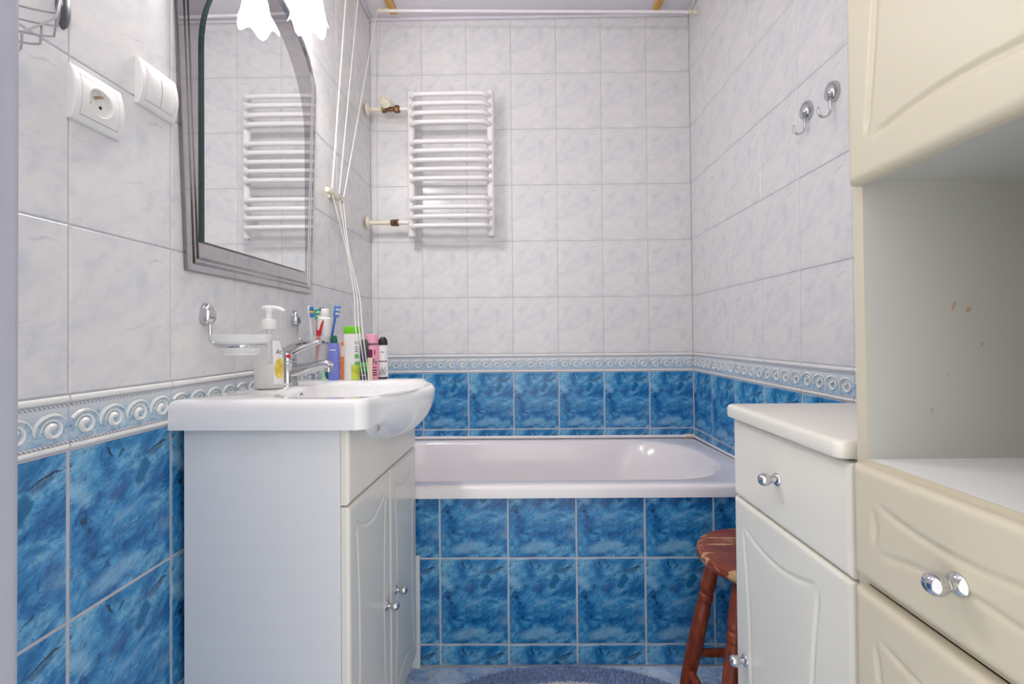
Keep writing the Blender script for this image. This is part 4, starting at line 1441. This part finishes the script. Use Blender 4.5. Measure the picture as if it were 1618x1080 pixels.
# black capped spray
t, o = bottle('hair_spray_can', 'white spray can with black domed cap at the end of the row', 'bottle', 603.3, YK + .030, 0, 0,
              [('body', 'whitep', [(0, 0), (.0130, 0), (.0140, .003), (.0140, .092), (.0130, .097), (0, .0975)]), ('cap', 'black', [(0, .0976), (.0132, .0976), (.0132, .105), (.0113, .114), (.0065, .1205), (0, .122)])], sy=1)
bwp = cwrap(.0141, -PI / 2, .0006, 1)
strip('base_band', bwp, K_(-.018), K_(.018), 0.001, .006, M['black'], o, 10, 1)
strip('label_line', bwp, K_(-.014), K_(.016), .050, .0525, M['maroon'], o, 8, 1)
for k in range(7):
    strip('leaf_print', bwp, (lambda k: lambda z: -.010 + .003 * k + (z - .012) * (.5 if k % 2 else -.4))(k), (lambda k: lambda z: -.0085 + .003 * k + (z - .012) * (.5 if k % 2 else -.4))(k), .012, .034 - .004 * (k % 3), M['grey'], o, 1, 3)
letters('lettering', 'Nat', .008, M['black'], o, lambda x, y: bwp(x * .8 + .002, .078 + y))
# mint green pump box seen through the tumbler
t, o = bottle('mint_bottle', 'mint and green bottle standing behind the glass tumbler', 'bottle', 512.5, YK + .006, 0, 0,
              [('body', 'mint', [(0, 0), (.0130, 0), (.0145, .003), (.0140, .034), (.0110, .042), (0, .0425)]), ('cap', 'mint', cyl(.0427, .052, .0085))])
strip('leaf_print', cwrap(.0146, math.radians(-62)), lambda z: -.006 + 12 * (z - .022) ** 2, lambda z: .002 + 14 * (z - .022) ** 2, .004, .040, M['dgreen'], o, 4, 8)

# ------------------------------------------------------------------ hooks on the right wall
def hook(label, Y, z):
    t = thing('wall_hook', label, 'hook', (XR, Y, z), 0, 'chrome hooks on the right wall')
    egg_mount(t, (-.0006, 0, .0), (-1, 0, 0), .050, .042, .022)
    path = smoothpath([(-.012, 0, -.016), (-.012, 0, -.030), (-.012, 0, -.043), (-.017, .0, -.053), (-.027, .0, -.0575), (-.037, .0, -.053), (-.041, .0, -.043), (-.041, 0, -.034)], 5)
    MB().use(M['chrome']).tube(path, [.0030] * (len(path) - 1) + [.0026], 10).build('hook_arm', t)
    return t
hook('chrome wall hook nearer the bathtub, lower of the pair', 1.235, 1.556)
hook('chrome wall hook next to the tall cream cabinet', 1.133, 1.553)

# ------------------------------------------------------------------ ceiling airer, cords, cleat
for u_, x0, yend, wlab in ((0, -.548, 2.040, 'yellow pine batten on the ceiling near the left wall'), (1, .609, 2.040, 'yellow pine batten on the ceiling near the right wall')):
    t = MB().use(M['pine']).box((-.0165, -.42, -.016), (.0165, 0, 0), .003, 2).use(M['dark'])
    t.lathe([(0, -.0006), (.004, -.0002)], (.003, -.05, -.016), (0, 0, -1), n=10)
    tag(t.build('ceiling_batten', loc=(x0, yend, ZC)), wlab, 'batten', 'ceiling battens')
ai = thing('clothes_airer', 'white ceiling clothes airer rod with long pull cords', 'airer', (0, 1.98, 2.365))
ra, rb_ = Vector((-.572, 0, .0065)), Vector((.742, 0, -.0200))
MB().use(M['enamel']).tube([ra, rb_], .0062, 12).build('rod', ai)
dr_ = (rb_ - ra).normalized()
for p, s_ in ((ra, -1), (rb_, 1)):
    MB().use(M['oldwhite']).lathe([(0, 0), (.0088, 0), (.0088, .016), (.0055, .018), (.0055, .026), (.0088, .028), (.0088, .042), (.006, .045), (0, .045)], p - dr_ * s_ * .018, dr_ * s_, n=14).build('end_cap', ai)
    MB().use(M['cord']).tube([p + dr_ * s_ * .005 + Vector((0, 0, .005)), Vector(((p + dr_ * s_ * .005).x, 0, ZC - 2.365))], .0012, 6).build('hanging_cord', ai)
ct = thing('cord_cleat', 'white plastic cord cleat on the left tiled wall', 'cleat', (XL, 1.635, 1.473))
MB().use(M['oldwhite']).box((.0004, -.020, -.013), (.010, .020, .013), .003, 2).build('base', ct)
MB().use(M['oldwhite']).box((.010, -.070, -.009), (.024, .072, .009), .004, 3).build('horn', ct)
MB().use(M['steel']).lathe([(0, .002), (.003, .0015), (.004, 0)], (.024, .03, -.002), (1, 0, 0), n=10).build('screw', ct)
O = Vector((0, 1.98, 2.365))
def W(x, y, z): return Vector((x, y, z)) - O
for top, cl_y in (((-.634, 1.735, ZC), 1.588), ((-.628, 1.84, ZC), 1.650), ((-.615, 2.02, ZC - .01), 1.692)):
    MB().use(M['cord']).tube([W(*top), W(-.642, cl_y, 1.484)], .0020 if cl_y > 1.6 else .0026, 6).build('pull_cord', ai)
ends = [(-.4300, 1.266), (-.4200, 1.262), (-.4130, 1.264)]
for k, ((ex, ey), cl_y) in enumerate(zip(ends, (1.592, 1.655, 1.690))):
    zz = deck(ex, ey) + .003
    o_ = (k - 1) * .009
    MB().use(M['cord']).tube(smoothpath([W(-.642, cl_y, 1.462), W(-.602 + o_ * .5, 1.62, 1.28), W(-.557 + o_, 1.58, 1.12), W(-.442 + o_, 1.272, .995), W(ex, ey, zz)], 7), .0012, 6).build('pull_cord', ai)
